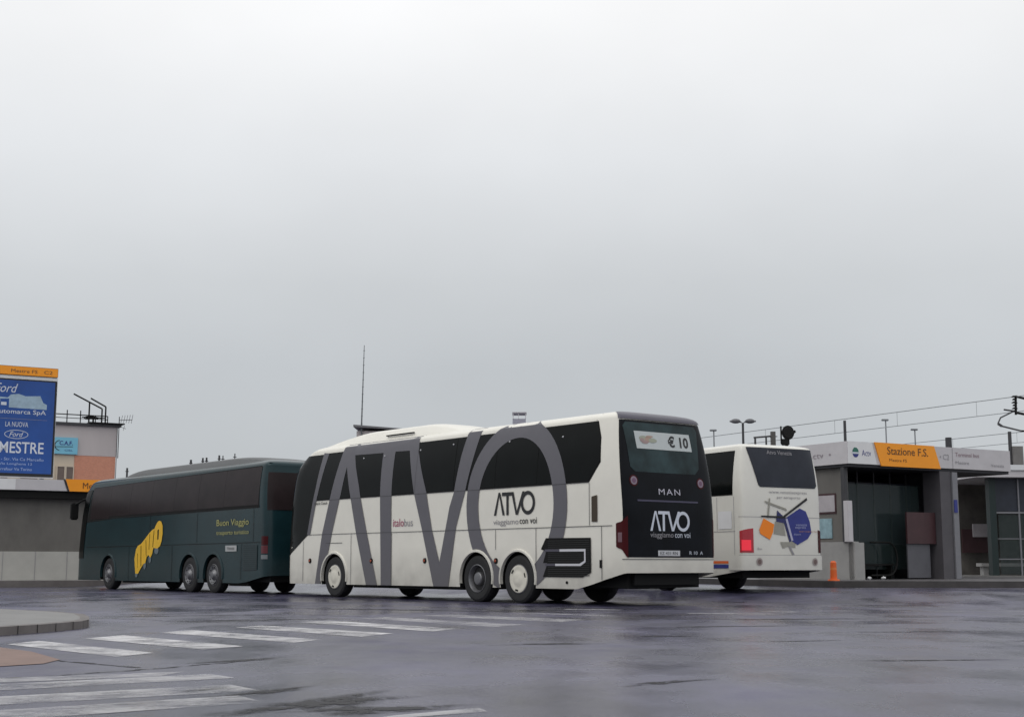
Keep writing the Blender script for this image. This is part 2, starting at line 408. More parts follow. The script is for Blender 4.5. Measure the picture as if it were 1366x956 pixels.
mu_ = t_.nodes.new('ShaderNodeMath'); mu_.operation = 'MULTIPLY'; mu_.use_clamp = True; t_.links.new(at.outputs['Fac'], mu_.inputs[0]); t_.links.new(ra.outputs[0], mu_.inputs[1]); t_.links.new(mu_.outputs[0], b_.inputs['Alpha'])
obj('asphalt_patches', bm, stain, kind='structure')
bm = bmesh.new()
vs = [bm.verts.new((x, y, .005)) for x, y in [(-5.25, 14.3), (-4.6, 13.5), (-3.95, 12.35), (-3.93, 11.85), (-4.25, 11.45), (-5.6, 11.9), (-6.2, 13.6)]]
f = bm.faces.new(vs); f.normal_update()
if f.normal.z < 0: f.normal_flip()
obj('brick_paving', bm, mat('reddish_paving', (.20, .125, .10), .6, var=.2, scale=3), kind='structure')

def slab_poly(name, pts, z0, z1, mtop, mside, lip=.14):
    """raised pavement with a kerb stone round its edge"""
    bm = bmesh.new()
    b = [bm.verts.new((x, y, z0)) for x, y in pts]; t = [bm.verts.new((x, y, z1)) for x, y in pts]
    c = Vector((sum(p[0] for p in pts) / len(pts), sum(p[1] for p in pts) / len(pts)))
    inn = []
    for x, y in pts:
        d = (c - Vector((x, y))).normalized() * lip; inn.append(bm.verts.new((x + d.x, y + d.y, z1 + .004)))
    n = len(pts)
    for i in range(n):
        f = bm.faces.new((b[i], b[(i + 1) % n], t[(i + 1) % n], t[i])); f.material_index = 1
        f = bm.faces.new((t[i], t[(i + 1) % n], inn[(i + 1) % n], inn[i])); f.material_index = 1
    bm.faces.new(inn)
    bmesh.ops.recalc_face_normals(bm, faces=bm.faces[:])
    return obj(name, bm, [mtop, mside], kind='structure')
slab_poly('pavement_island', [(-6.3, 15.9), (-5.98, 16.7), (-5.75, 17.4), (-5.6, 18.3), (-5.68, 18.9), (-5.95, 19.8), (-6.4, 21.0), (-7.1, 22.0), (-8.5, 23.4), (-10.5, 24.6), (-13, 25), (-16, 24), (-17, 20), (-14, 16.5), (-10, 15)], -.1, .10, M['slab'], M['kerb'])
isl = S.objects['pavement_island']
bm = bmesh.new(); kp = [(-6.3, 15.9), (-5.98, 16.7), (-5.75, 17.4), (-5.6, 18.3), (-5.68, 18.9), (-5.95, 19.8), (-6.4, 21.0)]
for p, q in zip(kp, kp[1:]):
    d_ = Vector((q[0] - p[0], q[1] - p[1])); nn_ = Vector((d_.y, -d_.x)).normalized()
    for k in range(2):
        c_ = Vector(p) + d_ * (.25 + .5 * k); a_ = c_ + nn_ * .004; b_2 = c_ - nn_ * .14; t2 = d_.normalized() * .006
        f_ = [bm.verts.new((v_.x, v_.y, z_)) for v_, z_ in ((a_ - t2, -.02), (a_ + t2, -.02), (a_ + t2, .104), (a_ - t2, .104))]; bm.faces.new(f_)
        f_ = [bm.verts.new((v_.x, v_.y, .107)) for v_ in (a_ - t2, a_ + t2, b_2 + t2, b_2 - t2)]; bm.faces.new(f_)
join_into(isl, bm, M['matblack'])
slab_poly('platform_right', [(8.9, 38.7), (14, 38.0), (28, 36.2), (60, 33), (60, 60), (20, 60), (5, 60), (4.5, 50)], 0, .38, mat('wet_platform', (.10, .095, .10), .45, var=.25, scale=1.0), mat('wet_kerb', (.055, .05, .05), .6, var=.35, scale=2), .2)
slab_poly('platform_left', [(-34, 43.2), (-18.2, 51.8), (-13.6, 54.6), (-13, 56), (-20, 66), (-45, 60)], -.1, .24, M['slab'], M['kerb'], .2)

# ------------------------------------------------------------------ coach builder
class Coach:
    def __init__(s, L, W=2.55, top=3.98, gut=3.78, tum=.16, Af=1.1, nf=2.6, Ar=.32, nr=5, zb=None, uf=None, ur=None):
        s.L, s.W, s.top, s.gut, s.tumv = L, W, top, gut, tum
        s.Af, s.nf, s.Ar, s.nr = Af, nf, Ar, nr
        s.zbf, s.uff, s.urf = zb, uf, ur
        s.levels = [.33, .5, .66, .85, 1.05, 1.3, 1.6, 1.9, 2.2, 2.5, 2.75, 3.0, 3.2, 3.4, 3.6, gut * .5 + 1.8, gut]
        s.levels = sorted(set(round(z, 3) for z in s.levels if z <= gut))
    def inset(s, z): return 0 if z < 2.3 else s.tumv * ((min(z, s.gut) - 2.3) / (s.gut - 2.3)) ** 2
    def roofin(s, z):     # extra inset on the rounded roof edge
        if z <= s.gut: return 0
        k = min(1, (z - s.gut) / (s.top - s.gut)); return .48 * (1 - math.sqrt(max(0, 1 - k * k)))
    def hw(s, z): return s.W / 2 - s.inset(z) - s.roofin(z)
    def uf(s, z): return s.uff(z)
    def ur(s, z): return s.urf(z) - s.roofin(z) * 1.3
    def outline(s, z, n1=30, n2=14):
        hw = s.hw(z); a = s.uf(z) + s.Af; b = s.ur(z) - s.Ar; P = []
        for i in range(n1): P.append((a + (b - a) * i / n1, -hw))
        for i in range(n2 * 2):
            th = -PI / 2 + PI * i / (n2 * 2); sn, cs = math.sin(th), max(0, math.cos(th))
            P.append((s.ur(z) - s.Ar * (1 - cs ** (2 / s.nr)), hw * math.copysign(abs(sn) ** (2 / s.nr), sn)))
        for i in range(n1): P.append((b + (a - b) * i / n1, hw))
        for i in range(n2 * 2):
            th = PI / 2 - PI * i / (n2 * 2); sn, cs = math.sin(th), max(0, math.cos(th))
            P.append((s.uf(z) + s.Af * (1 - cs ** (2 / s.nf)), hw * math.copysign(abs(sn) ** (2 / s.nf), sn)))
        return [(u, s.W / 2 + t) for u, t in P]
    def side(s, u, z, off=.005, far=False):
        a = s.uf(z) + s.Af; b = s.ur(z) - s.Ar; hw = s.hw(z); t = 1
        if u < a: q = min(1, max(0, (a - u) / s.Af)); t = (max(0, 1 - q ** s.nf)) ** (1 / s.nf)
        if u > b: q = min(1, max(0, (u - b) / s.Ar)); t = (max(0, 1 - q ** s.nr)) ** (1 / s.nr)
        d = hw * t + off
        return (u, s.W / 2 + d if far else s.W / 2 - d, z)
    def rear(s, v, z, off=.005):
        hw = s.hw(z); t = min(1, abs((v - s.W / 2) / hw)); q = (max(0, 1 - t ** s.nr)) ** (1 / s.nr)
        return (s.ur(z) - s.Ar * (1 - q) + off, v, z)
    def band(s, bm, z0f, z1f, s0, s1, off=.006, front=False, n=40, nz=10):
        """strip wrapped round an end of the body. position: -1..1 round the cap, beyond that metres along the side"""
        g = []
        for j in range(nz + 1):
            row = []
            for i in range(n + 1):
                p = s0 + (s1 - s0) * i / n
                z = z0f(p) + (z1f(p) - z0f(p)) * j / nz
                hw = s.hw(z); n_ = s.nf if front else s.nr; A = s.Af if front else s.Ar
                q = max(-1, min(1, p)); th = q * PI / 2; sn, cs = math.sin(th), max(0, math.cos(th))
                ext = max(0, abs(p) - 1)
                t = math.copysign(abs(sn) ** (2 / n_), sn)
                k = A * (1 - cs ** (2 / n_)) + ext
                dn = abs(sn) ** 1.5
                vv = s.W / 2 + t * hw + math.copysign(off * dn, t); e2 = off * (1 - dn) + .25 * off
                u = s.uf(z) + k - e2 if front else s.ur(z) - k + e2
                row.append(bm.verts.new((u, vv, z)))
            g.append(row)
        for j in range(nz):
            for i in range(n):
                q = (g[j][i], g[j][i + 1], g[j + 1][i + 1], g[j + 1][i])
                bm.faces.new(q if not front else q[::-1])
        return bm
    def shell(s, wheels, rw=.6, zc=.52, depth=.62):
        bm = bmesh.new(); rings = []
        z0 = s.levels[0]
        zs = [(z, False) for z in s.levels]
        for k in range(1, 9): zs.append((s.gut + (s.top - s.gut) * math.sin(k / 8 * PI / 2), True))
        for z, _ in zs:
            row = []
            for u, v in s.outline(z):
                zz = z
                if z < 1.05: zb = s.zbf(u); zz = zb + (z - z0) * (1.05 - zb) / (1.05 - z0)
                row.append(bm.verts.new((u, v, zz)))
            rings.append(row)
        n = len(rings[0])
        for a, b in zip(rings, rings[1:]):
            for i in range(n): bm.faces.new((a[i], a[(i + 1) % n], b[(i + 1) % n], b[i]))
        # crowned roof: contract the last ring towards the centre line
        last = rings[-1]
        for f_, dz in ((.55, .02), (.0, .03)):
            row = [bm.verts.new((v.co.x + (s.L / 2 - v.co.x) * (1 - f_) * .12, s.W / 2 + (v.co.y - s.W / 2) * f_, s.top + dz)) for v in rings[-1]]
            for i in range(n):
                try: bm.faces.new((last[i], last[(i + 1) % n], row[(i + 1) % n], row[i]))
                except ValueError: pass
            last = row
        bmesh.ops.remove_doubles(bm, verts=last, dist=1e-4)
        # openings for the wheels on both flanks
        for wu in wheels:
            for far in (0, 1):
                m = 24
                def region():
                    fs = [f for f in bm.faces if abs(f.calc_center_median().x - wu) < rw + .9 and f.calc_center_median().z < 2.0 and ((f.calc_center_median().y > s.W / 2) == bool(far)) and abs(f.normal.y) > .3 or False]
                    return fs
                bm.normal_update()
                for i in range(m):
                    a = PI * (i + .5) / m; ap = rw * math.cos(PI / m / 2)
                    fs = region(); ge = list({v for f in fs for v in f.verts}) + list({e_ for f in fs for e_ in f.edges}) + fs
                    bmesh.ops.bisect_plane(bm, geom=ge, plane_co=(wu + ap * math.cos(a), 0, zc + ap * math.sin(a)), plane_no=(math.cos(a), 0, math.sin(a)), dist=1e-5)
                    bm.normal_update()
                for sx in (-1, 1):
                    fs = region(); ge = list({v for f in fs for v in f.verts}) + list({e_ for f in fs for e_ in f.edges}) + fs
                    bmesh.ops.bisect_plane(bm, geom=ge, plane_co=(wu + sx * rw, 0, 0), plane_no=(1, 0, 0), dist=1e-5); bm.normal_update()
                dl = []
                for f in region():
                    c = f.calc_center_median()
                    if abs(c.x - wu) < rw and (c.z <= zc or (Vector((c.x - wu, c.z - zc)).length < rw)): dl.append(f)
                bmesh.ops.delete(bm, geom=dl, context='FACES')
        return bm
    def arch_liner(s, bm, wu, far, rw=.6, zc=.52, depth=.7):
        m = 24; y0 = s.W - .004 if far else .004; y1 = s.W - depth if far else depth
        pa = [(rw * math.cos(PI * i / m), zc + rw * math.sin(PI * i / m)) for i in range(m + 1)]
        pa = [(rw, .32)] + pa + [(-rw, .32)]
        a = [bm.verts.new((wu + x, y0, z)) for x, z in pa]; b = [bm.verts.new((wu + x, y1, z)) for x, z in pa]
        for i in range(len(pa) - 1): bm.faces.new((a[i], a[i + 1], b[i + 1], b[i]))
        bm.faces.new(b)
    def arch_lip(s, bm, wu, rw=.6, zc=.52, wd=.05, off=.02, far=False):
        m = 26; sgn = 1 if far else -1; y0 = s.W if far else 0
        prev = None
        for i in range(m + 1):
            a = PI * (-.06 + 1.12 * i / m); c, sn = math.cos(a), math.sin(a)
            row = [bm.verts.new((wu + (rw + dr) * c, y0 + sgn * of, zc + (rw + dr) * sn)) for dr, of in ((-.012, -.05), (-.012, off + .012), (wd * .6, off + .012), (wd, -.012))]
            if prev:
                for k in range(3): bm.faces.new((prev[k], prev[k + 1], row[k + 1], row[k]))
            prev = row

def wheel(parent, u, y, far, style, r=.52, zc=None):
    """wheel > tyre, rim, hubcap"""
    zc = zc or r
    wh = thing('wheel', None, None, parent=parent); wh.location = (u, y, zc)
    sg = 1 if far else -1                     # outward direction along y
    tw = .30
    bm = bmesh.new()
    prof = [(-.02, .30), (0, .32), (.012, .40), (.010, .46), (-.02, r - .012), (-.05, r), (-tw + .05, r), (-tw + .02, r - .015), (-tw, .44), (-tw + .02, .28)]
    prof = [(sg * a, b) for a, b in prof]
    lathe_y(bm, prof, 40)
    for k in range(3):        # tread grooves
        yy = sg * (-.09 - .06 * k)
        lathe_y(bm, [(yy - .004, r - .002), (yy - .004, r + .003), (yy + .004, r + .003), (yy + .004, r - .002)], 40)
    bmesh.ops.recalc_face_normals(bm, faces=bm.faces[:])
    obj('tyre', bm, M['rubber'], wh, smooth=30)
    bm = bmesh.new()
    if style == 'deep':       # dished steel rim of a driven axle
        lathe_y(bm, [(sg * a, b) for a, b in [(.005, .315), (.012, .30), (-.01, .285), (-.13, .26), (-.15, .20), (-.12, .155), (-.02, .14), (.0, .12), (.01, .05), (.012, .001)]], 32)
        for k in range(10):
            a = 2 * PI * k / 10; tube(bm, (.20 * math.cos(a), sg * -.15, .20 * math.sin(a)), (.20 * math.cos(a), sg * -.11, .20 * math.sin(a)), .018, n=6)
        bmesh.ops.recalc_face_normals(bm, faces=bm.faces[:]); obj('rim', bm, M['rim'], wh, smooth=30)
    else:
        lathe_y(bm, [(sg * a, b) for a, b in [(.005, .315), (.014, .30), (-.01, .285), (-.03, .25), (-.035, .18), (-.04, .001)]], 32)
        bmesh.ops.recalc_face_normals(bm, faces=bm.faces[:]); obj('rim', bm, M['rim'], wh, smooth=30)
        if style == 'cap':
            bm = bmesh.new()
            lathe_y(bm, [(sg * a, b) for a, b in [(.0, .298), (.022, .292), (.03, .25), (.02, .21), (.03, .15), (.045, .11), (.048, .05), (.048, .001)]], 36)
            bmesh.ops.recalc_face_normals(bm, faces=bm.faces[:]); hb = obj('hubcap', bm, M['hub'], wh, smooth=25)
            bm = bmesh.new()
            for k in range(3):
                a = 2 * PI * k / 3 + .35; c_, s_ = math.cos(a), math.sin(a)
                pts = [(.225, -.045), (.262, -.055), (.262, .055), (.225, .045)]
                vs = []
                for rr, tt in pts: vs.append(bm.verts.new((rr * c_ - tt * s_, sg * .0335, rr * s_ + tt * c_)))
                bm.faces.new(vs)
            for k in range(2):
                a = .9 + k * 2.6; c_, s_ = math.cos(a), math.sin(a)
            join_into(hb, bm, M['matblack'])
        else:                 # bright ring with hand holes
            bm = bmesh.new(); lathe_y(bm, [(sg * a, b) for a, b in [(.0, .27), (.03, .262), (.012, .20), (-.01, .17), (.04, .12), (.07, .10), (.075, .06), (.078, .001)]], 32)
            bmesh.ops.recalc_face_normals(bm, faces=bm.faces[:]); hb = obj('hubcap', bm, M['rim'], wh, smooth=25)
            bm = bmesh.new()
            for k in range(10):
                a = 2 * PI * k / 10; tube(bm, (.225 * math.cos(a), sg * .012, .225 * math.sin(a)), (.225 * math.cos(a), sg * .0235, .225 * math.sin(a)), .024, n=10)
            join_into(hb, bm, M['matblack'])
    return wh

ATVO = dict(  # letterforms of the operator's lettering measured on the flank (u, z)
 A=[[(2.81, 3.92), (3.24, 3.92), (3.48, 3.3), (3.71, 2.82), (4.15, 1.59), (4.63, .33), (4.14, .33), (3.65, 1.6), (3.36, 2.5), (3.05, 3.32), (2.88, 2.63), (2.49, 1.63), (2.06, .33), (1.70, .33), (2.01, 1.63), (2.35, 2.5)]],
 T=[[(3.24, 3.92), (6.14, 3.92), (6.20, 3.56), (5.2, 3.585), (5.24, .33), (4.80, .33), (4.67, 3.585), (3.36, 3.61)]],
 V=[[(5.81, 3.60), (6.195, 3.56), (6.40, 3.10), (6.68, 2.53), (6.92, 1.65), (7.23, .88), (7.61, 2.14), (7.78, 2.48), (7.97, 3.34), (8.14, 3.93), (8.64, 3.93), (8.44, 3.26), (8.2, 2.47), (7.87, 1.68), (7.58, .33), (7.0, .33), (6.52, 1.65), (6.18, 2.5)]])
def o_ring(cx, cz, ao, bo, ai, bi, ztop, zbot):
    out_ = []
    for a, b in ring_ell(cx, cz, ao, bo, 72): out_.append((a, max(zbot, min(ztop, b))))
    o2 = []
    for p in out_:
        if not o2 or (abs(p[0] - o2[-1][0]) + abs(p[1] - o2[-1][1])) > 1e-4: o2.append(p)
    return [o2, ring_ell(cx, cz, ai, bi, 60)]

def small_atvo(bm, x, z, w, h):
    """thin ATVO wordmark, A without crossbar"""
    t = w * .055
    def poly(pts): 
        bb = bmesh.new(); flat_decal(bb, [pts]); _merge(bm, bb)
    aw = w * .27
    poly([(x, z), (x + aw * .42, z + h), (x + aw * .58, z + h), (x + aw, z), (x + aw - t, z), (x + aw * .5, z + h * .86), (x + t, z)])
    poly([(x + w * .20, z + h), (x + w * .46, z + h), (x + w * .46, z + h - t), (x + w * .365, z + h - t), (x + w * .365, z), (x + w * .365 - t, z), (x + w * .365 - t, z + h - t), (x + w * .20, z + h - t)])
    poly([(x + w * .43, z + h), (x + w * .43 + t, z + h), (x + w * .565, z + h * .16), (x + w * .70, z + h), (x + w * .70 + t, z + h), (x + w * .565 + t * .5, z), (x + w * .565 - t * .5, z)])
    cx = x + w * .83; a = w * .17
    bb = bmesh.new(); loops2d(bb, [ring_ell(cx, z + h / 2, a, h * .51, 32), ring_ell(cx, z + h / 2, a - t, h * .51 - t, 28)], 0, 0); _merge(bm, bb)
def _merge(bm, bb):
    me = bpy.data.meshes.new('t'); bb.to_mesh(me); bb.free(); bm.from_mesh(me); bpy.data.meshes.remove(me)

# ================================================================== WHITE ATVO COACH
coach = thing('coach', 'white three-axle coach with huge grey letters ATVO along its side, standing in the middle', 'coach', (-6.234, 38.10, 0), R(-50.952))
L1 = 13.485
def zb1(u): return .33 if u < 12.1 else (.33 + (u - 12.1) / .65 * .17 if u < 12.75 else .5 + min(1, (u - 12.75) / .7) * .16)
def uf1(z):
    if z < 1.2: return .0 + .05 * max(0, (.7 - z))
    if z < 3.0: return .16 * ((z - 1.2) / 1.8) ** 1.4
    return .16 + 1.1 * ((z - 3.0) / 1.0) ** 2.4
def ur1(z):
    if z < 1.8: return L1
    return L1 - .25 * ((min(z, 3.8) - 1.8) / 2.0) ** 1.5
K = Coach(L1, 2.60, top=3.97, zb=zb1, uf=uf1, ur=ur1, Af=.62, nf=3.5, Ar=.20, nr=6)
WU = [2.62, 8.62, 10.10]
wcut = [(u, .52, .655) for u in WU]
body1 = obj('body', K.shell(WU, .60), M['white'], coach, smooth=40)
bm = bmesh.new()
for u in WU:
    for far in (0, 1): K.arch_liner(bm, u, far, .60)
join_into(body1, bm, M['matblack'])
bm = bmesh.new()
for u in WU:
    K.arch_lip(bm, u, .60); K.arch_lip(bm, u, .60, far=True)
bmesh.ops.recalc_face_normals(bm, faces=bm.faces[:])
join_into(body1, bm, M['white'])
bm = bmesh.new()
box(bm, .7, 13.0, .72, 1.83, .34, .9); box(bm, 3.4, 8.0, .1, 2.45, .26, .42); box(bm, 12.0, 13.25, .25, 2.3, .36, .75); box(bm, 12.2, 13.35, .35, 2.2, .42, .7)
obj('underbody', bm, M['matblack'], coach)
# windshield wraps round the nose; boundary runs obliquely down the flank
def wz(p):
    return 1.0 if abs(p) < .95 else 1.0
bm = bmesh.new()
def ub(z):
    if z < .98: return .2
    if z < 1.61: return .16 + (z - .98) / .63 * 1.13
    return 1.29 + (z - 1.61) / 2.14 * .55
g_ = []
zsl = [.98 + (3.72 - .98) * i / 22 for i in range(23)]
for z in zsl:
    row = []
    zt = z
    u_lim = ub(z)
    # p value where the flank reaches u_lim
    a = K.uf(z) + K.Af
    q = min(1, max(0, (a - u_lim) / K.Af)); tt = (max(0, 1 - q ** K.nf)) ** (1 / K.nf)
    ext = max(0, u_lim - a)
    th = math.asin(min(1, tt ** (K.nf / 2))) if ext == 0 else PI / 2
    pm = th / (PI / 2) + ext
    for i in range(49):
        p = -pm + 2 * pm * i / 48
        row.append((p, z))
    g_.append(row)
vv = []
for row in g_:
    r_ = []
    for p, z in row:
        # the glass drops lower over the middle of the nose at its top edge
        q = max(-1, min(1, p)); th = q * PI / 2; sn, cs = math.sin(th), max(0, math.cos(th)); ext = max(0, abs(p) - 1)
        t = math.copysign(abs(sn) ** (2 / K.nf), sn); k = K.Af * (1 - cs ** (2 / K.nf)) + ext; hw = K.hw(z)
        dn = abs(sn); r_.append(bm.verts.new((K.uf(z) + k - .012 * cs, K.W / 2 + t * hw + math.copysign(.008 * dn, t), z)))
    vv.append(r_)
for a, b in zip(vv, vv[1:]):
    for i in range(48): bm.faces.new((a[i], b[i], b[i + 1], a[i + 1]))
bmesh.ops.recalc_face_normals(bm, faces=bm.faces[:])
obj('windshield', bm, M['glass'], coach, smooth=True)

def sheet(name, loops, m, off=.006, da=.35, db=.25, cut=None, parent=coach, K=K, far=False, **k):
    bm = bmesh.new(); loops2d(bm, loops, da, db, cut); remap(bm, lambda u, z: K.side(u, z, off, far))
    if far: bmesh.ops.reverse_faces(bm, faces=bm.faces[:])
    return obj(name, bm, m, parent, smooth=30, **k)
# window band and panes
band = [(1.66, 2.5), (12.41, 2.5), (12.74, 2.90), (12.70, 3.41), (12.56, 3.76), (1.95, 3.74)]
for far in (False, True):
    sheet('window_seal', [band], M['matblack'], .004, parent=coach, far=far)
    cuts = [1.66, 3.30, 4.95, 6.2, 7.75, 9.3, 10.75, 12.78]
    for i in range(7):
        a, b = cuts[i] + .012, cuts[i + 1] - .012
        if i == 0: lp = [(1.69, 2.53), (b, 2.53), (b, 3.735), (1.98, 3.72)]
        elif i == 6: lp = [(a, 2.53), (12.39, 2.53), (12.71, 2.91), (12.67, 3.41), (12.54, 3.735), (a, 3.735)]
        else: lp = [(a, 2.53), (b, 2.53), (b, 3.735), (a, 3.735)]
        sheet('side_window', [lp], M['glass'], .009, parent=coach, far=far)
# grey lettering wrapped over panels and glass
gl = [('lettering', ATVO['A']), ('lettering', ATVO['T']), ('lettering', ATVO['V']), ('lettering', o_ring(10.0, 2.11, 1.735, 1.90, 1.30, 1.48, 3.96, .33))]
for n_, (nm, lp) in enumerate(gl):
    sheet(nm, lp, M['grey'], .013, .3, .12, cut=wcut)
sheet('lettering', [[(1.25, 1.61), (1.40, 1.61), (1.81, 2.9), (2.06, 3.74), (1.80, 3.76), (1.60, 2.8)]], M['grey'], .014, .2, .2)
# panel gaps
def gap(name, segs, parent=coach, K=K, wd=.018, m=None, off=.015, far=False, cut=None):
    bm = bmesh.new()
    for (u0, z0, u1, z1) in segs:
        bb = bmesh.new(); dx, dz = u1 - u0, z1 - z0; l = math.hypot(dx, dz); nx, nz = -dz / l * wd / 2, dx / l * wd / 2
        loops2d(bb, [[(u0 - nx, z0 - nz), (u1 - nx, z1 - nz), (u1 + nx, z1 + nz), (u0 + nx, z0 + nz)]], .3, .25, cut); remap(bb, lambda u, z: K.side(u, z, off, far)); _merge(bm, bb)
    return join_into({'coach': body1}.get(parent.name) if parent is coach else (body2 if parent is gc else body3), bm, m or M['dsteel'])
segs = [(1.26, 1.61, 13.1, 1.60), (1.68, 2.495, 12.41, 2.495), (1.07, .40, 1.07, 1.45), (3.42, .34, 3.42, 1.59), (5.25, .34, 5.25, 1.59), (9.33, 1.15, 9.33, 1.59), (10.72, .34, 10.72, 1.59), (12.42, 1.62, 12.42, 2.49), (12.78, .52, 12.78, 1.59), (6.2, 2.53, 6.2, 3.93), (12.5, 3.77, 12.5, 3.93), (2.2, 1.38, 3.0, 1.38)]
gap('panel_gap', segs, wd=.014, cut=wcut)
# marker lamps
for u, z in [(1.42, .93), (4.36, .92), (6.64, .92), (9.34, .91)]:
    bm = bmesh.new(); lathe_y(bm, [(-.0, .065), (-.02, .062), (-.028, .05), (-.03, .001)], 16, 0, 0); o = obj('marker_lamp', bm, M['matblack'], coach, loc=(u, 0, z))
    bm = bmesh.new(); lathe_y(bm, [(-.026, .035), (-.036, .03), (-.038, .001)], 14); obj('lens', bm, M['amber'], o)
bm = bmesh.new(); box(bm, 12.72, 12.78, -.02, .03, .76, .92); obj('fuel_flap_latch', bm, M['matblack'], coach)
bm = bmesh.new(); lathe_y(bm, [(0, .03), (-.02, .03), (-.02, .001)], 12); obj('towing_cap', bm, M['matblack'], coach, loc=(11.71, 0, .46))
sheet('air_vent', [[(12.49, 1.69), (12.66, 1.69), (12.66, 2.23), (12.49, 2.20)]], mat('brown_mesh', (.05, .035, .02), .6), .016)
# engine grille with white outlined emblem
grl = [[(11.05, 1.38), (12.46, 1.37), (12.46, .67), (12.2, .57), (10.95, .57), (11.07, .79), (11.10, .86), (10.96, .86), (11.06, 1.10), (10.89, 1.15)]]
gr = sheet('engine_grille', grl, M['matblack'], .018, .3, .3)
bm = bmesh.new()
for i in range(18):
    z = .60 + i * .042; bb = bmesh.new(); loops2d(bb, [[(11.12, z), (12.42, z), (12.42, z + .014), (11.12, z + .014)]], .4, 0); remap(bb, lambda u, z: K.side(u, z, .022)); _merge(bm, bb)
join_into(gr, bm, mat('black_slat', (.008, .008, .008), .5))
bm = bmesh.new()
for lp in ([(11.5, 1.145), (12.31, 1.145), (12.31, .88), (12.16, .80), (11.36, .80), (11.36, .845), (12.12, .845), (12.265, .905), (12.265, 1.095), (11.5, 1.095)],):
    bb = bmesh.new(); loops2d(bb, [lp], .3, 0); remap(bb, lambda u, z: K.side(u, z, .026)); _merge(bm, bb)
obj('emblem', bm, mat('emblem_white', (.6, .6, .64), .4), gr)
bm = bmesh.new()
for lp in ([(11.02, 1.145), (11.5, 1.145), (11.5, 1.095), (11.02, 1.095)], [(11.04, .845), (11.36, .845), (11.36, .80), (11.04, .80)]):
    bb = bmesh.new(); loops2d(bb, [lp], .3, 0); remap(bb, lambda u, z: K.side(u, z, .026)); _merge(bm, bb)
join_into(gr, bm, mat('emblem_grey', (.07, .065, .09), .4))
# small wordmark and slogan
bm = bmesh.new(); small_atvo(bm, 9.27, 1.90, 1.42, .50); remap(bm, lambda u, z: K.side(u, z, .012)); obj('wordmark', bm, M['bink'], coach)
bm = bmesh.new(); text_bm(bm, 'viaggiamo', 9.25, 1.66, w=.88, h=.15); remap(bm, lambda u, z: K.side(u, z, .012)); obj('slogan', bm, M['gink'], coach)
bm = bmesh.new(); text_bm(bm, 'con voi', 10.17, 1.70, w=.58, h=.13, bold=.008); remap(bm, lambda u, z: K.side(u, z, .012)); obj('slogan', bm, M['bink'], coach)
bm = bmesh.new(); text_bm(bm, 'italo', 5.30, 1.74, w=.46, h=.19); remap(bm, lambda u, z: K.side(u, z, .012)); obj('side_text', bm, M['mauve'], coach)
bm = bmesh.new(); text_bm(bm, 'bus', 5.78, 1.74, w=.36, h=.18); remap(bm, lambda u, z: K.side(u, z, .012)); obj('side_text', bm, M['gink'], coach)
bm = bmesh.new(); text_bm(bm, "Lion's Coach", 1.62, 2.39, w=.62, h=.07, bold=.02); remap(bm, lambda u, z: K.side(u, z, .018)); obj('side_text', bm, M['bink'], coach)
for u, z in [(3.8, 3.5), (4.75, 3.5), (6.28, 3.55), (7.6, 3.6), (9.7, 3.52), (11.5, 3.5)]:
    bm = bmesh.new(); bmesh.ops.create_icosphere(bm, subdivisions=1, radius=.025); o = obj('window_stud', bm, M['lens'], coach, loc=K.side(u, z, .012))
# wheels
for i, u in enumerate(WU):
    wheel(coach, u, .03, False, ['cap', 'deep', 'cap'][i])
    wheel(coach, u, K.W - .03, True, ['cap', 'deep', 'cap'][i])
# roof unit
def dome(bm, u0, u1, v0, v1, z0, h, rise=.35, n=24, m=12):
    g = []
    for i in range(n + 1):
        t = i / n; u = u0 + (u1 - u0) * t
        f = math.sin(min(1, t / rise) * PI / 2) ** .9 * math.sin(min(1, (1 - t) / .28) * PI / 2) ** .7
        row = []
        for j in range(m + 1):
            s_ = -1 + 2 * j / m; fz = max(0, 1 - abs(s_) ** 4) ** .5
            row.append(bm.verts.new((u, (v0 + v1) / 2 + s_ * (v1 - v0) / 2, z0 + h * f * fz)))
        g.append(row)
    for a, b in zip(g, g[1:]):
        for j in range(m): bm.faces.new((a[j], a[j + 1], b[j + 1], b[j]))
    bmesh.ops.recalc_face_normals(bm, faces=bm.faces[:])
    return bm
bm = dome(bmesh.new(), 1.1, 7.5, .34, 2.21, 3.90, .37, .40); box(bm, 3.7, 4.9, .52, .56, 4.12, 4.15)
ro = obj('roof_unit', bm, M['white'], coach, smooth=40)
bm = bmesh.new(); box(bm, 4.4, 5.6, .36, .40, 4.03, 4.06); obj('air_slot', bm, M['matblack'], ro)
bm = bmesh.new()
for k in range(4): box(bm, 9.0 + .15 * k, 9.1 + .15 * k, 1.0, 1.6, 3.98, 4.03)
obj('roof_hatch', bm, M['fgrey'], coach)
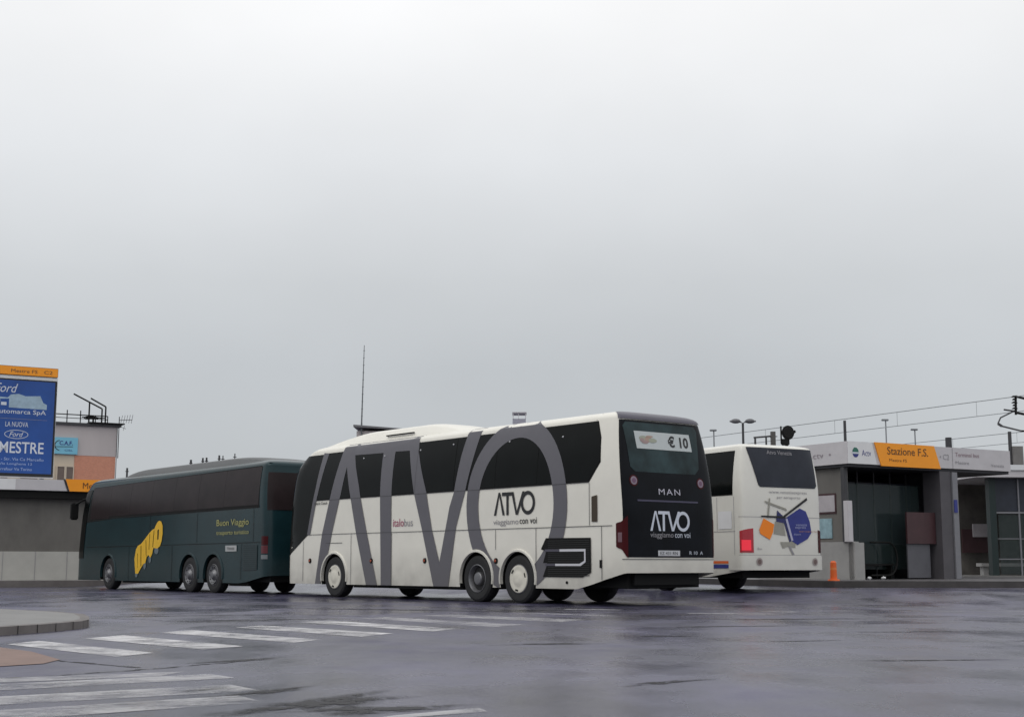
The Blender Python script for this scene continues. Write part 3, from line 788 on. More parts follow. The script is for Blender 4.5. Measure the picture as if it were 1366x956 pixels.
# rear
bm = K.band(bmesh.new(), lambda p: .97 + .17 * max(0, (abs(p) - .62)) / .38, lambda p: 3.745, -.90, .90, .008, n=44, nz=24)
obj('rear_panel', bm, M['black'], coach, smooth=True)
bm = K.band(bmesh.new(), lambda p: 3.765, lambda p: 3.95, -.92, .92, .03, n=40, nz=5)
obj('rear_spoiler', bm, M['spoil'], coach, smooth=True)
def rsheet(name, loops, m, off, parent=coach, K=K, da=.2, db=.2):
    bm = bmesh.new(); loops2d(bm, loops, da, db); remap(bm, lambda v, z: K.rear(v, z, off)); return obj(name, bm, m, parent, smooth=30)
rw_ = rsheet('rear_window', [[(.22, 2.78), (.34, 2.68), (2.06, 2.68), (2.20, 2.80), (2.28, 3.60), (2.22, 3.70), (.24, 3.70), (.17, 3.62)]], M['rearglass'], .014)
sg = rsheet('price_sign', [[(.45, 3.16), (2.05, 3.16), (2.02, 3.52), (.42, 3.52)]], mat('white_card', (.52, .56, .56), .5, var=.05), .020)
sg['label'] = 'white card reading € 10 in the rear window'
def rtext(txt, v, z, w_, h_, m, name='lettering', parent=coach, off=.026, K=K, **k):
    bm = bmesh.new(); text_bm(bm, txt, v, z, w=w_, h=h_, **k); remap(bm, lambda v, z: K.rear(v, z, off)); return obj(name, bm, m, parent)
rtext('€ 10', 1.36, 3.225, .60, .24, M['bink'], 'price', sg, .026, bold=.03)
bm = bmesh.new()
for i, (v, z, a, b, mi) in enumerate([(.66, 3.38, .12, .05, 0), (.80, 3.36, .10, .06, 1), (.70, 3.30, .10, .035, 2), (.92, 3.34, .12, .045, 0), (.62, 3.34, .06, .04, 2), (.84, 3.42, .10, .02, 1)]):
    bb = bmesh.new(); flat_decal(bb, [ring_ell(v, z, a, b, 14)])
    for f in bb.faces: f.material_index = mi
    remap(bb, lambda v, z: K.rear(v, z, .024 + i * .0008)); _merge(bm, bb)
obj('picture', bm, [mat('pic_a', (.36, .38, .30), .6), mat('pic_b', (.42, .30, .24), .6), mat('pic_c', (.36, .26, .25), .6)], sg)
rtext('MAN', .94, 2.235, .62, .12, mat('chrome_letters', (.5, .48, .55), .3, metal=.5), 'maker_badge', off=.02, spacing=1.25)
rsheet('trim_bar', [[(.33, 2.085), (2.07, 2.085), (2.07, 2.12), (.33, 2.12)]], mat('chrome_bar', (.05, .045, .09), .35), .018)
bm = bmesh.new(); small_atvo(bm, .66, 1.50, 1.14, .40); remap(bm, lambda v, z: K.rear(v, z, .016)); obj('wordmark', bm, M['ink'], coach)
rtext('viaggiamo', .66, 1.34, .66, .13, M['gink'], 'slogan', off=.016); rtext('con voi', 1.36, 1.37, .45, .11, M['ink'], 'slogan', off=.016)
for v in (.275, 2.2):
    for (r_, m_, of) in ((.115, M['red'], .014), (.085, mat('limit_white', (.26, .20, .25), .5), .018), (.05, mat('limit_ink', (.16, .08, .14), .5), .022)):
        rsheet('speed_disc', [ring_ell(v, 2.50, r_, r_, 24)], m_, of)
pl = rsheet('number_plate', [[(.87, 1.00), (1.50, 1.00), (1.50, 1.11), (.87, 1.11)]], mat('plate_white', (.55, .56, .58), .5), .016)
rtext('EZ 431 RN', .93, 1.022, .50, .065, M['bink'], 'plate_text', pl, .020)
rtext('R 10  A', 1.78, 1.03, .40, .07, M['ink'], 'side_text', off=.016)
# tail lamps wrap round the corners
for sg_ in (-1, 1):
    bm = bmesh.new(); s0, s1 = (-1.08, -.60) if sg_ < 0 else (.60, 1.08)
    def lo(p): t = (1.08 - abs(p)) / .48; return 1.18 - .23 * t
    def hi(p): t = (1.08 - abs(p)) / .48; return 1.64 + .15 * t
    K.band(bm, lo, hi, s0, s1, .016, n=16, nz=10)
    tl = obj('tail_lamp', bm, M['red'], coach, smooth=True)
    bm = bmesh.new()
    q0, q1 = (-1.02, -.93) if sg_ < 0 else (.93, 1.02)
    K.band(bm, lambda p: 1.27, lambda p: 1.46, q0, q1, .022, n=6, nz=6); obj('lens', bm, mat('smoke_lens', (.16, .08, .10), .2), tl, smooth=True)
gap_r = bmesh.new(); K.band(gap_r, lambda p: .925, lambda p: .938, -.95, .95, .010, n=40, nz=1); join_into(body1, gap_r, M['dsteel'])
# mirrors at the nose
def mirror(parent, K, u, v, sgn, z=2.55):
    bm = bmesh.new(); tube(bm, (u + .35, v - sgn * .12, z + .75), (u - .12, v, z + .62), .03); tube(bm, (u - .12, v, z + .62), (u - .15, v + sgn * .03, z + .2), .03)
    box(bm, u - .27, u - .10, v - .12, v + .12, z - .25, z + .32, .04)
    return obj('mirror', bm, M['matblack'], parent, smooth=40)
mirror(coach, K, .25, 2.62, 1)

# ================================================================== GREEN COACH
gc = thing('coach', 'dark green three-axle coach with a yellow slanted logo on its side, at the left', 'coach', (-15.435, 49.77, 0), R(-51.5))
L2 = 13.85
def zb2(u): return .30 if u < 12.4 else .30 + min(1, (u - 12.4) / 1.4) * .22
def uf2(z):
    if z < 1.2: return -.35
    if z < 3.0: return -.35 + .30 * ((z - 1.2) / 1.8) ** 1.3
    return -.05 + 1.0 * ((z - 3.0) / 1.0) ** 2.4
def ur2(z): return L2 if z < 1.6 else L2 - .22 * ((min(z, 3.6) - 1.6) / 2.0) ** 1.4
K2 = Coach(L2, 2.6, top=3.82, gut=3.62, tum=.12, zb=zb2, uf=uf2, ur=ur2, Af=.60, nf=3.4, Ar=.35, nr=3.6)
WG = [2.70, 8.92, 10.55]; gcut = [(u, .53, .635) for u in WG]
body2 = obj('body', K2.shell(WG, .62, .53), M['green'], gc, smooth=40)
bm = bmesh.new()
for u in WG:
    for far in (0, 1): K2.arch_liner(bm, u, far, .62, .53)
join_into(body2, bm, M['matblack'])
bm = bmesh.new()
for u in WG: K2.arch_lip(bm, u, .62, .53); K2.arch_lip(bm, u, .62, .53, far=True)
bmesh.ops.recalc_face_normals(bm, faces=bm.faces[:]); join_into(body2, bm, M['green'])
bm = bmesh.new(); box(bm, .7, 13.2, .75, 1.85, .36, .9); box(bm, 3.6, 5.6, .15, 2.45, .24, .42); box(bm, 12.4, 13.7, .2, 2.4, .34, .6); box(bm, 11.4, 12.6, .1, .5, .22, .42); obj('underbody', bm, M['matblack'], gc)
for far in (False, True):
    sheet('window_seal', [[(.62, 2.30), (3.2, 2.38), (13.3, 2.44), (13.2, 3.62), (.95, 3.50)]], M['matblack'], .004, parent=gc, K=K2, far=far)
    cuts = [.95, 2.6, 4.3, 6.0, 7.7, 9.4, 11.1, 13.25]
    for i in range(7):
        a, b = cuts[i] + .006, cuts[i + 1] - .006
        zl = 2.34 if i < 1 else 2.40 + .008 * i
        sheet('side_window', [[(a, zl + .06), (b, zl + .06), (b, 3.48 + .0085 * b), (a, 3.48 + .0085 * a)]], M['glassg'], .009, parent=gc, K=K2, far=far)
bm = K2.band(bmesh.new(), lambda p: 1.05, lambda p: 3.44, -1.22, 1.22, .013, front=True, n=44, nz=16); obj('windshield', bm, M['glass'], gc, smooth=True)
gap('window_sill', [(3.9, 2.42, 13.3, 2.46)], gc, K2, .07, M['matblack'], .013)
gap('panel_gap', [(.7, 1.43, 13.4, 1.45), (4.4, .32, 4.4, 1.42), (7.7, .32, 7.7, 1.42), (12.3, .40, 12.3, 1.42), (6.0, 1.47, 6.0, 2.38), (9.4, 1.47, 9.4, 2.38), (13.0, 1.47, 13.0, 2.4)], gc, K2, .016, M['matblack'], .012, cut=gcut)
# raised roof fairing
bm = dome(bmesh.new(), 2.6, 13.5, .20, 2.40, 3.70, .33, .16); obj('roof_unit', bm, mat('green_roof', (.014, .018, .021), .4, var=.1), gc, smooth=40)
bm = bmesh.new(); tube(bm, (4.6, .95, 4.03), (10.3, .95, 4.03), .024, n=8); obj('roof_rail', bm, M['fwhite'], gc)
# slanted yellow logo built from leaning strokes
logo_u = [((4.90, 1.09), (5.05, .50), .34, 1.42), ]
lout = [(4.99, .54), (4.88, 1.02), (4.98, 1.33), (5.12, 1.44), (5.36, 1.5), (5.68, 1.67), (5.97, 1.84), (6.23, 1.95), (6.35, 1.96), (6.43, 2.06), (6.57, 2.18), (6.71, 2.22), (6.86, 2.18), (6.96, 2.05), (6.98, 1.8), (6.92, 1.56), (6.81, 1.41), (6.62, 1.34), (6.32, 1.36), (6.25, 1.17), (6.13, 1.05), (5.95, 1.14), (5.83, 1.07), (5.76, .89), (5.58, .84), (5.32, .64), (5.21, .54)]
slits = [[(6.31, 1.91), (6.35, 1.93), (6.30, 1.39), (6.25, 1.38)], [(6.00, 1.80), (6.03, 1.81), (6.01, 1.30), (5.97, 1.32)], [(5.71, 1.62), (5.75, 1.62), (5.82, 1.10), (5.78, 1.08)], [(5.34, 1.44), (5.39, 1.44), (5.44, .80), (5.39, .76)], [(6.59, 1.92), (6.70, 1.95), (6.69, 1.64), (6.60, 1.60)], [(5.10, 1.2), (5.13, 1.2), (5.16, .72), (5.14, .72)]]
bm = bmesh.new(); loops2d(bm, [lout] + slits, 0, 0); remap(bm, lambda u, z: K2.side(u, z, .016))
lgo = obj('logo', bm, M['yellow'], gc)
bm = bmesh.new()
for u, z, a_, b_2 in ((5.07, .50, .10, .08), (6.08, 1.01, .10, .13), (6.56, 1.28, .16, .12), (5.70, .80, .10, .12)):
    bb = bmesh.new(); loops2d(bb, [ring_ell(u, z, a_, b_2, 12)], 0, 0); remap(bb, lambda u, z: K2.side(u, z, .0145)); _merge(bm, bb)
join_into(lgo, bm, mat('slate_print', (.13, .16, .18), .5))
for txt, z, wd, h_ in (('Buon Viaggio', 1.90, 2.0, .24), ('trasporto turistico', 1.66, 2.02, .15)):
    bm = bmesh.new(); text_bm(bm, txt, 10.72, z, w=wd, h=h_); remap(bm, lambda u, z: K2.side(u, z, .016)); obj('lettering', bm, M['yellow2'], gc)
sheet('destination_plate', [[(11.33, 1.21), (12.03, 1.21), (12.03, 1.38), (11.33, 1.38)]], mat('plate_grey', (.42, .43, .43), .5), .018, parent=gc, K=K2)
bm = bmesh.new(); text_bm(bm, 'Venezia', 11.45, 1.255, w=.45, h=.09); remap(bm, lambda u, z: K2.side(u, z, .022)); obj('plate_text', bm, M['bink'], gc)
gg = sheet('engine_grille', [[(12.42, .66), (13.28, .68), (13.28, 1.38), (12.42, 1.38)]], mat('green_grille', (.010, .022, .026), .5), .014, parent=gc, K=K2)
bm = bmesh.new()
for i in range(12):
    z = .70 + i * .056; bb = bmesh.new(); loops2d(bb, [[(12.45, z), (13.26, z), (13.26, z + .02), (12.45, z + .02)]], .3, 0); remap(bb, lambda u, z: K2.side(u, z, .024)); _merge(bm, bb)
join_into(gg, bm, mat('green_slat', (.02, .045, .05), .4))
for sgx in (-1, 1):
    s0, s1 = (-1.0, -.70) if sgx < 0 else (.70, 1.0)
    for (a, b, m_) in ((1.38, 1.62, M['red']), (1.14, 1.36, mat('dull_red', (.10, .008, .014), .3)), (.98, 1.10, mat('dull_lens', (.16, .18, .19), .3))):
        bm = K2.band(bmesh.new(), lambda p: a, lambda p: b, s0, s1, .014, n=10, nz=3); obj('tail_lamp', bm, m_, gc, smooth=True)
bm = K2.band(bmesh.new(), lambda p: 2.35, lambda p: 3.42, -.72, .72, .010, n=30, nz=8); obj('rear_window', bm, M['glassg'], gc, smooth=True)
for i, u in enumerate(WG):
    wheel(gc, u, .03, False, ['ring', 'ring', 'ring'][i], .53); wheel(gc, u, K2.W - .03, True, 'ring', .53)
# mirror reaches forward of the nose
bm = bmesh.new(); tube(bm, (.5, .35, 3.25), (-.1, .12, 3.12), .035); tube(bm, (-.1, .12, 3.12), (-.3, .0, 3.0), .035); box(bm, -.62, -.42, -.16, .10, 2.42, 3.02, .04); tube(bm, (-.25, .03, 3.03), (-.52, -.03, 2.95), .035); obj('mirror', bm, M['matblack'], gc, smooth=40)
bm = bmesh.new(); tube(bm, (.5, 2.3, 3.25), (-.1, 2.6, 3.12), .035); tube(bm, (-.1, 2.6, 3.12), (-.3, 2.75, 3.0), .035); box(bm, -.42, -.22, 2.65, 2.9, 2.42, 3.02, .04); obj('mirror', bm, M['matblack'], gc, smooth=40)

# ================================================================== REAR WHITE BUS WITH BLUE AND ORANGE SHAPES
wb = thing('coach', 'plain white coach with blue and orange squares on its back, parked beside the right shelter', 'coach', (-.389, 43.834, .165), R(-60.351))
L3 = 12.0
def uf3(z): return .0 if z < 1.2 else .35 * ((z - 1.2) / 2.4) ** 1.6
def ur3(z): return L3 if z < 2.2 else L3 - .12 * ((min(z, 3.5) - 2.2) / 1.3) ** 1.6
K3 = Coach(L3, 2.52, top=3.62, gut=3.50, tum=.13, zb=lambda u: .36 if u < 10.6 else .36 + min(1, (u - 10.6) / 1.4) * .17, uf=uf3, ur=ur3, Af=.7, nf=3, Ar=.26, nr=5)
WW = [2.6, 8.6]
body3 = obj('body', K3.shell(WW, .60), M['white2'], wb, smooth=40)
bm = bmesh.new()
for u in WW:
    for far in (0, 1): K3.arch_liner(bm, u, far, .60)
join_into(body3, bm, M['matblack'])
bm = bmesh.new(); box(bm, .7, 11.4, .7, 1.8, .36, .9); box(bm, 9.9, 11.7, .2, 2.3, .34, .5); obj('underbody', bm, M['matblack'], wb)
for far in (False, True):
    sheet('window_seal', [[(.75, 2.33), (11.94, 2.33), (11.86, 3.42), (.95, 3.42)]], M['matblack'], .004, parent=wb, K=K3, far=far) if False else None
    sheet('window_seal', [[(.75, 2.33), (11.62, 2.33), (11.62, 3.42), (.95, 3.42)]], M['matblack'], .004, parent=wb, K=K3, far=far)
    cuts = [.95, 2.6, 4.3, 6.0, 7.7, 9.2, 10.3, 11.62]
    for i in range(7):
        a, b = cuts[i] + .015, cuts[i + 1] - .015
        sheet('side_window', [[(a, 2.36), (b, 2.36), (b, 3.39), (a, 3.39)]], M['glass'], .009, parent=wb, K=K3, far=far)
bm = K3.band(bmesh.new(), lambda p: 1.1, lambda p: 3.40, -.98, .98, .010, front=True, n=40, nz=12); obj('windshield', bm, M['glass'], wb, smooth=True)
gap('panel_gap', [(.8, 1.46, 11.7, 1.46), (10.0, .40, 10.0, 2.3), (11.0, 1.46, 11.0, 2.3), (11.66, .5, 11.66, 2.3)], wb, K3, .012, M['gink'], .010)
gap('orange_stripe', [(9.75, .72, 11.66, .72)], wb, K3, .06, M['orangep'], .012)
gap('blue_stripe', [(9.75, .62, 11.66, .62)], wb, K3, .09, M['navy'], .012)
sheet('service_flap', [[(11.05, 1.52), (11.58, 1.52), (11.58, 1.95), (11.05, 1.95)]], M['fwhite'], .012, parent=wb, K=K3)
bm = bmesh.new(); text_bm(bm, '3', 10.66, 1.72, h=.30); remap(bm, lambda u, z: K3.side(u, z, .014)); obj('side_text', bm, M['bink'], wb)
rsheet('rear_window', [[(.50, 2.58), (.56, 2.53), (2.32, 2.53), (2.38, 2.60), (2.33, 3.50), (.25, 3.50), (.27, 3.40)]], M['rearglass2'], .012, wb, K3)
rtext('Atvo Venezia', .85, 3.34, .80, .10, M['gink'], 'lettering', wb, .016, K3)
rtext('www.veneziaexpress', .82, 2.36, 1.2, .09, M['gink'], 'lettering', wb, .014, K3); rtext('per aeroporto', 1.06, 2.24, .74, .07, M['gink'], 'lettering', wb, .014, K3)
P3 = lambda name, pts, m, off: rsheet(name, [pts], m, off, wb, K3)
pg = mat('warm_grey_print', (.32, .31, .27), .5, var=.1)
P3('grey_square', [(.976, 1.70), (1.233, 1.704), (1.30, 1.36), (.93, 1.40)], pg, .010)
P3('grey_square', [(1.119, 1.209), (1.60, 1.21), (1.597, 1.065), (1.35, 1.10), (1.20, 1.05)], pg, .012)
P3('orange_square', [(.62, 1.77), (.942, 1.63), (.904, 1.45), (.80, 1.26), (.506, 1.40), (.48, 1.50)], mat('orange_print', (.95, .25, .01), .4), .016)
P3('blue_square', [(1.33, 1.80), (1.766, 2.03), (1.96, 1.96), (2.08, 1.717), (2.13, 1.443), (2.0, 1.29), (1.665, 1.139), (1.474, 1.237)], M['navy'], .016)
P3('blue_sliver', [(1.05, 1.97), (1.24, 1.83), (1.36, 1.75), (1.50, 1.24), (1.41, 1.21), (1.26, 1.66), (1.01, 1.70)], mat('navy_dark', (.022, .026, .12), .4), .014)
P3('white_edge', [(1.30, 1.76), (1.36, 1.78), (1.53, 1.25), (1.47, 1.23)], mat('pale_lilac', (.45, .45, .60), .5), .020)
P3('brush_stroke', [(1.22, 1.83), (1.27, 1.80), (2.02, 2.24), (2.00, 2.30)], M['bink'], .022)
P3('brush_stroke', [(.54, 1.80), (1.30, 1.78), (1.30, 1.83), (.54, 1.84)], M['bink'], .022)
P3('brush_stroke', [(.80, 2.26), (.84, 2.26), (.78, 1.78), (.73, 1.78)], pg, .020)
P3('brush_stroke', [(.67, 2.20), (.68, 2.15), (1.36, 1.96), (1.33, 2.02)], pg, .020)
P3('brush_stroke', [(1.38, 1.10), (1.44, 1.10), (1.60, .83), (1.54, .83)], M['gink'], .020)
for k, (v, z, w_) in enumerate([(1.62, 1.60, .36), (1.60, 1.52, .34), (1.55, 1.36, .22)]):
    rtext(['venezia', 'express', 'airport'][k], v, z, w_, .06, mat('lilac_print', (.35, .38, .62), .5), 'lettering', wb, .022, K3)
rtext('aeroporto', 1.72, 1.44, .62, .045, mat('rust_print', (.40, .20, .14), .5), 'lettering', wb, .024, K3)
rtext('Bus', .42, 1.02, .13, .05, M['gink'], 'lettering', wb, .014, K3)
for sgx in (-1, 1):
    bm = bmesh.new(); s0, s1 = (-.92, -.33) if sgx < 0 else (.5, 1.03)
    K3.band(bm, lambda p: .95, lambda p: 1.53 - .12 * (abs(p) - .34), s0, s1, .014, n=12, nz=8); tl = obj('tail_lamp', bm, M['red'] if sgx > 0 else mat('tail_lamp_bright', (.42, .01, .025), .2, coat=.5), wb, smooth=True)
    if sgx < 0:
        bm = K3.band(bmesh.new(), lambda p: 1.0, lambda p: 1.25, -.80, -.40, .020, n=8, nz=4); obj('brake_light', bm, M['redlit'], tl, smooth=True)
for v in (.44, 2.20):
    P3('fog_lamp', ring_ell(v, .73, .095, .095, 20), mat('fog_ring', (.35, .30, .29), .4), .046)
    P3('fog_lens', ring_ell(v, .73, .055, .06, 16), mat('lens_brown', (.16, .11, .10), .3), .052)
bm = K3.band(bmesh.new(), lambda p: .885, lambda p: .897, -.97, .97, .010, n=30, nz=1); join_into(body3, bm, M['gink'])
bm = K3.band(bmesh.new(), lambda p: .53, lambda p: .885, -1.3, 1.3, .035, n=40, nz=5); obj('bumper', bm, M['white2'], wb, smooth=True)
bm = K3.band(bmesh.new(), lambda p: 1.80, lambda p: 1.81, -.97, .97, .008, n=30, nz=1); join_into(body3, bm, M['gink'])
for u in WW:
    wheel(wb, u, .03, False, 'ring'); wheel(wb, u, K3.W - .03, True, 'ring')

# ================================================================== SHELTERS
def panel(bm, a0, a1, b0, b1, z0, z1): return box(bm, a0, a1, b0, b1, z0, z1)
def part(name, m, parent, *boxes, bev=0, join=False, **k):
    if len(boxes) > 1 and not (join or name in ('bench', 'low_wall', 'side_wall')):
        return [part(name, m, parent, b, bev=bev, **k) for b in boxes][0]
    bm = bmesh.new()
    for b in boxes: box(bm, *b, bev=bev)
    return obj(name, bm, m, parent, **k)
def ftext(txt, x, z, w, h, m, parent, name='lettering', y=-.03, center=False, **k):
    bm = bmesh.new(); text_bm(bm, txt, x, z, w=w, h=h, center=center, **k)
    for v in bm.verts: v.co.y = y
    return obj(name, bm, m, parent)
def fpoly(name, pts, m, parent, y=-.03, holes=()):
    bm = bmesh.new(); loops2d(bm, [pts, *holes], 0, 0)
    for v in bm.verts: v.co.y = y
    return obj(name, bm, m, parent)
X0 = (1136 - 683) / 1866 * 41.5
rs = thing('bus_shelter', 'bus shelter with white fascia and orange Stazione F.S. sign, right of the white coach', 'shelter', (X0, 41.5, .384), R(31))
zo = -.384
def Z(z): return z + zo
part('canopy', M['fgrey'], rs, (0, 7.25, .0, 4.6, Z(3.83), Z(4.50)))
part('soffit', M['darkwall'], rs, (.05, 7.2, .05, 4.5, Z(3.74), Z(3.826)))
fa = fpoly('white_sign', [(.0, Z(3.835)), (1.20, Z(3.835)), (1.02, Z(4.495)), (0, Z(4.495))], M['fwhite'], rs, -.006)
og = bmesh.new()
pts = [(1.36, Z(3.80)), (3.95, Z(3.80)), (3.68, Z(4.505)), (1.10, Z(4.515))]
ov = [og.verts.new((a, y, z)) for y in (-.035, -.001) for a, z in pts]
og.faces.new(ov[:4]); og.faces.new(ov[4:][::-1])
for i in range(4): og.faces.new((ov[i], ov[4 + i], ov[4 + (i + 1) % 4], ov[(i + 1) % 4]))
bmesh.ops.recalc_face_normals(og, faces=og.faces[:])
osn = obj('orange_sign', og, M['orange'], rs)
ftext('Stazione F.S.', 1.62, Z(4.16), 1.78, .24, M['dink'], osn, y=-.04, bold=.01)
ftext('Mestre FS', 1.70, Z(3.95), .75, .09, M['dink'], osn, y=-.04)
fpoly('emblem', ring_ell(.32, Z(4.17), .13, .15, 24), M['navy'], rs, -.010)
fpoly('emblem', [(.19, Z(4.17)), (.45, Z(4.17)), (.43, Z(4.26)), (.36, Z(4.32)), (.27, Z(4.32)), (.21, Z(4.26))], mat('emblem_green', (.03, .16, .12), .5), rs, -.013)
fpoly('emblem', [(.17, Z(4.13)), (.47, Z(4.13)), (.46, Z(4.18)), (.18, Z(4.18))], M['ink'], rs, -.016)
ftext('Actv', .58, Z(4.08), .38, .18, M['navy'], rs, y=-.010)
ftext('• C2', 3.95, Z(4.10), .42, .17, M['gink'], rs, y=-.010)
fpoly('fascia_joint', [(4.52, Z(3.84)), (4.54, Z(3.84)), (4.54, Z(4.49)), (4.52, Z(4.49))], M['gink'], rs, -.008)
ftext('Terminal bus', 4.66, Z(4.22), 1.1, .13, mat('pink_print', (.30, .20, .23), .5), rs, y=-.010)
ftext('Mestre', 4.66, Z(3.98), .62, .10, M['gink'], rs, y=-.010); ftext('Venezia', 6.3, Z(3.95), .62, .10, M['gink'], rs, y=-.010)
# side fascia lettering
bm = bmesh.new(); text_bm(bm, 'C2  Actv  •', -2.4, Z(4.05), w=1.7, h=.18)
for v in bm.verts: v.co = Vector((-.012, -v.co.x, v.co.z))
obj('lettering', bm, mat('faded_print', (.30, .26, .29), .5), rs)
part('low_wall', M['concrete'], rs, (.12, .34, .02, 4.2, 0, Z(1.51)), (.12, .50, -.04, .22, 0, Z(1.48)))
part('side_wall', M['panelg'], rs, (.2, .26, .3, 4.2, Z(1.52), Z(3.735)), (.14, .34, 2.2, 2.4, Z(1.52), Z(3.735)))
part('poster', M['ppale'], rs, (.17, .197, .8, 1.7, Z(2.42), Z(2.92)))
part('poster', M['pteal'], rs, (.17, .197, .95, 1.65, Z(1.62), Z(2.22)))
part('poster_frame', M['redb'], rs, (.180, .198, .75, 1.75, Z(2.36), Z(2.98)))
part('corner_post', M['fgrey'], rs, (-.06, .14, .02, .2, Z(1.50), Z(2.72)), bev=.01)
part('post', M['dsteel'], rs, (.06, .2, .25, .39, Z(1.5), Z(3.735)), (3.0, 3.1, 3.9, 4.0, 0, Z(3.735)))
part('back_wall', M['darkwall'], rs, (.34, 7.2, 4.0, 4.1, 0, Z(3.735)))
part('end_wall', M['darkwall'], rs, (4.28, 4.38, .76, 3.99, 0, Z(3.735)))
part('inner_wall', mat('blue_black_panel', (.022, .024, .036), .45, var=.3, scale=.8), rs, (.4, 4.26, 1.55, 1.6, Z(1.45), Z(3.40)))
part('mullion', M['dsteel'], rs, *[(.4 + .72 * k, .44 + .72 * k, 1.50, 1.546, 0, Z(3.73)) for k in range(6)])
part('glass_pane', M['clearglass'], rs, (.42, 3.9, .9, .912, .3, Z(3.3)))
part('pillar', mat('pillar_grey', (.085, .08, .09), .6, var=.15, scale=1.5), rs, (3.97, 4.45, .05, .75, 0, Z(3.735)))
part('lower_panel', mat('bin_grey', (.10, .10, .115), .5, var=.15), rs, (2.74, 3.72, .35, .40, .04, Z(1.46)))
part('notice_board', M['redb'], rs, (2.68, 3.94, .28, .34, Z(1.47), Z(2.44)))
part('bench', M['matblack'], rs, (.6, 2.6, .7, 1.15, .42, .47), (.7, .76, .75, 1.1, 0, .42), (2.4, 2.46, .75, 1.1, 0, .42))
bm = bmesh.new()
pv = None
for i in range(13):
    a = -PI / 2 + PI * i / 12; p = (2.05 + .38 * math.cos(a), .5, .62 + .5 * math.sin(a))
    if pv: tube(bm, pv, p, .03, n=8)
    pv = p
tube(bm, (1.3, .5, .12), (2.05, .5, .12), .03, n=8); tube(bm, (1.3, .5, 1.12), (2.05, .5, 1.12), .03, n=8)
obj('leaning_rail', bm, M['matblack'], rs, smooth=True)
part('timetable', M['steel'], rs, (4.47, 4.72, .0, .2, .0, Z(3.72)), bev=.01)
part('timetable', M['navy'], rs, (4.50, 4.64, -.022, -.004, Z(2.45), Z(2.85)))
# litter
for i, (a, b) in enumerate([(.95, .25), (1.45, .15)]):
    bm = bmesh.new(); bmesh.ops.create_icosphere(bm, subdivisions=2, radius=.075)
    for v in bm.verts: v.co *= random.uniform(.75, 1.15); v.co.z *= .7
    p = Vector((X0, 41.5, 0)) + Vector((a * math.cos(R(31)) - b * math.sin(R(31)), a * math.sin(R(31)) + b * math.cos(R(31)), .384 + .045))
    obj('paper_litter', bm, M['fwhite'], label=['crumpled white paper on the shelter floor, the left one of two', 'crumpled white paper on the shelter floor, the right one of two'][i], cat='litter', group='litter in the right shelter', loc=p)

# bollards
def bollard(loc, m, label):
    t = thing('bollard', label, 'bollard', loc)
    bm = bmesh.new(); tube(bm, (0, 0, 0), (0, 0, .04), .17, .16, 16); tube(bm, (0, 0, .04), (0, 0, .50), .10, .085, 16); tube(bm, (0, 0, .50), (0, 0, .55), .085, .05, 16)
    obj('post', bm, m, t, smooth=40)
    bm = bmesh.new(); tube(bm, (0, 0, .30), (0, 0, .36), .0955, .093, 16); obj('reflector', bm, mat('bollard_band', (.72, .22, .06), .4), t, smooth=40)
bollard((8.98, 39.1, .384), M['orangep'], 'orange plastic bollard at the corner of the right platform beside the white coach')
bollard((-19.9, 51.35, .235), M['redspot'], 'made-up red bollard for a blurred red spot in front of the left shelter wall at the left edge')  # post added where there is only an out-of-focus red spot

# second shelter / waiting hall further right
ws = thing('waiting_hall', 'low glazed waiting hall with pale roof edge behind the right shelter, at the right edge', 'shelter', (17.2, 50.2, .384), R(5))
part('roof', M['fgrey'], ws, (-.6, 12, -.5, 6, 3.55, 3.95))
part('roof_edge', mat('bright_roof_edge', (.72, .74, .76), .35), ws, (-.62, 6, -.56, -.503, 3.80, 3.99))
part('back_wall', mat('hall_back', (.12, .11, .10), .6, var=.5, scale=1.3), ws, (0, 11, 4, 4.1, 0, 3.54))
part('head_panel', mat('blue_dark_panel', (.02, .025, .04), .5, var=.3), ws, (.2, 11.6, .0, .06, 2.35, 3.54))
part('rail', M['steel'], ws, (.1, 11.6, -.06, .0, 2.27, 2.33), (.1, 11.6, -.03, 0, 1.35, 1.38), (.1, 11.6, -.04, 0, .62, .66))
for a in (.0, 2.05, 4.6, 7.2, 9.8): part('post', M['gsteel'], ws, (a, a + .24, -.12, .2, 0, 3.54))
for i, (a0, a1) in enumerate([(.35, 1.9), (2.3, 4.55), (4.95, 7.15), (7.55, 9.75)]): part('glass_pane', M['clearglass'], ws, (a0, a1, -.01, .002, .1, 2.25))
part('mullion', M['steel'], ws, *[(a, a + .05, -.05, 0, 0, 3.5) for a in (1.1, 2.9, 3.4, 3.9, 4.3, 5.2, 5.7, 6.1, 6.5)])
part('notice', M['pteal'], ws, (2.35, 2.75, .3, .34, .8, 1.9))
part('bench', M['concrete'], ws, (.3, 9, 1.5, 2.0, .38, .5), (.4, .6, 1.6, 1.9, 0, .38), (8, 8.2, 1.6, 1.9, 0, .38))
part('wall_panel', M['redb'], ws, (.5, 1.8, 3.6, 3.7, .9, 1.8), (4, 5.4, 3.6, 3.7, .9, 1.8))
part('wall_panel', M['ppale'], ws, (.9, 1.5, 3.5, 3.58, 1.5, 2.0), (4.8, 6.4, 3.5, 3.58, .3, .8))
part('plinth', M['slab'], ws, (-.4, 12, -.3, 4.2, .0, .06))

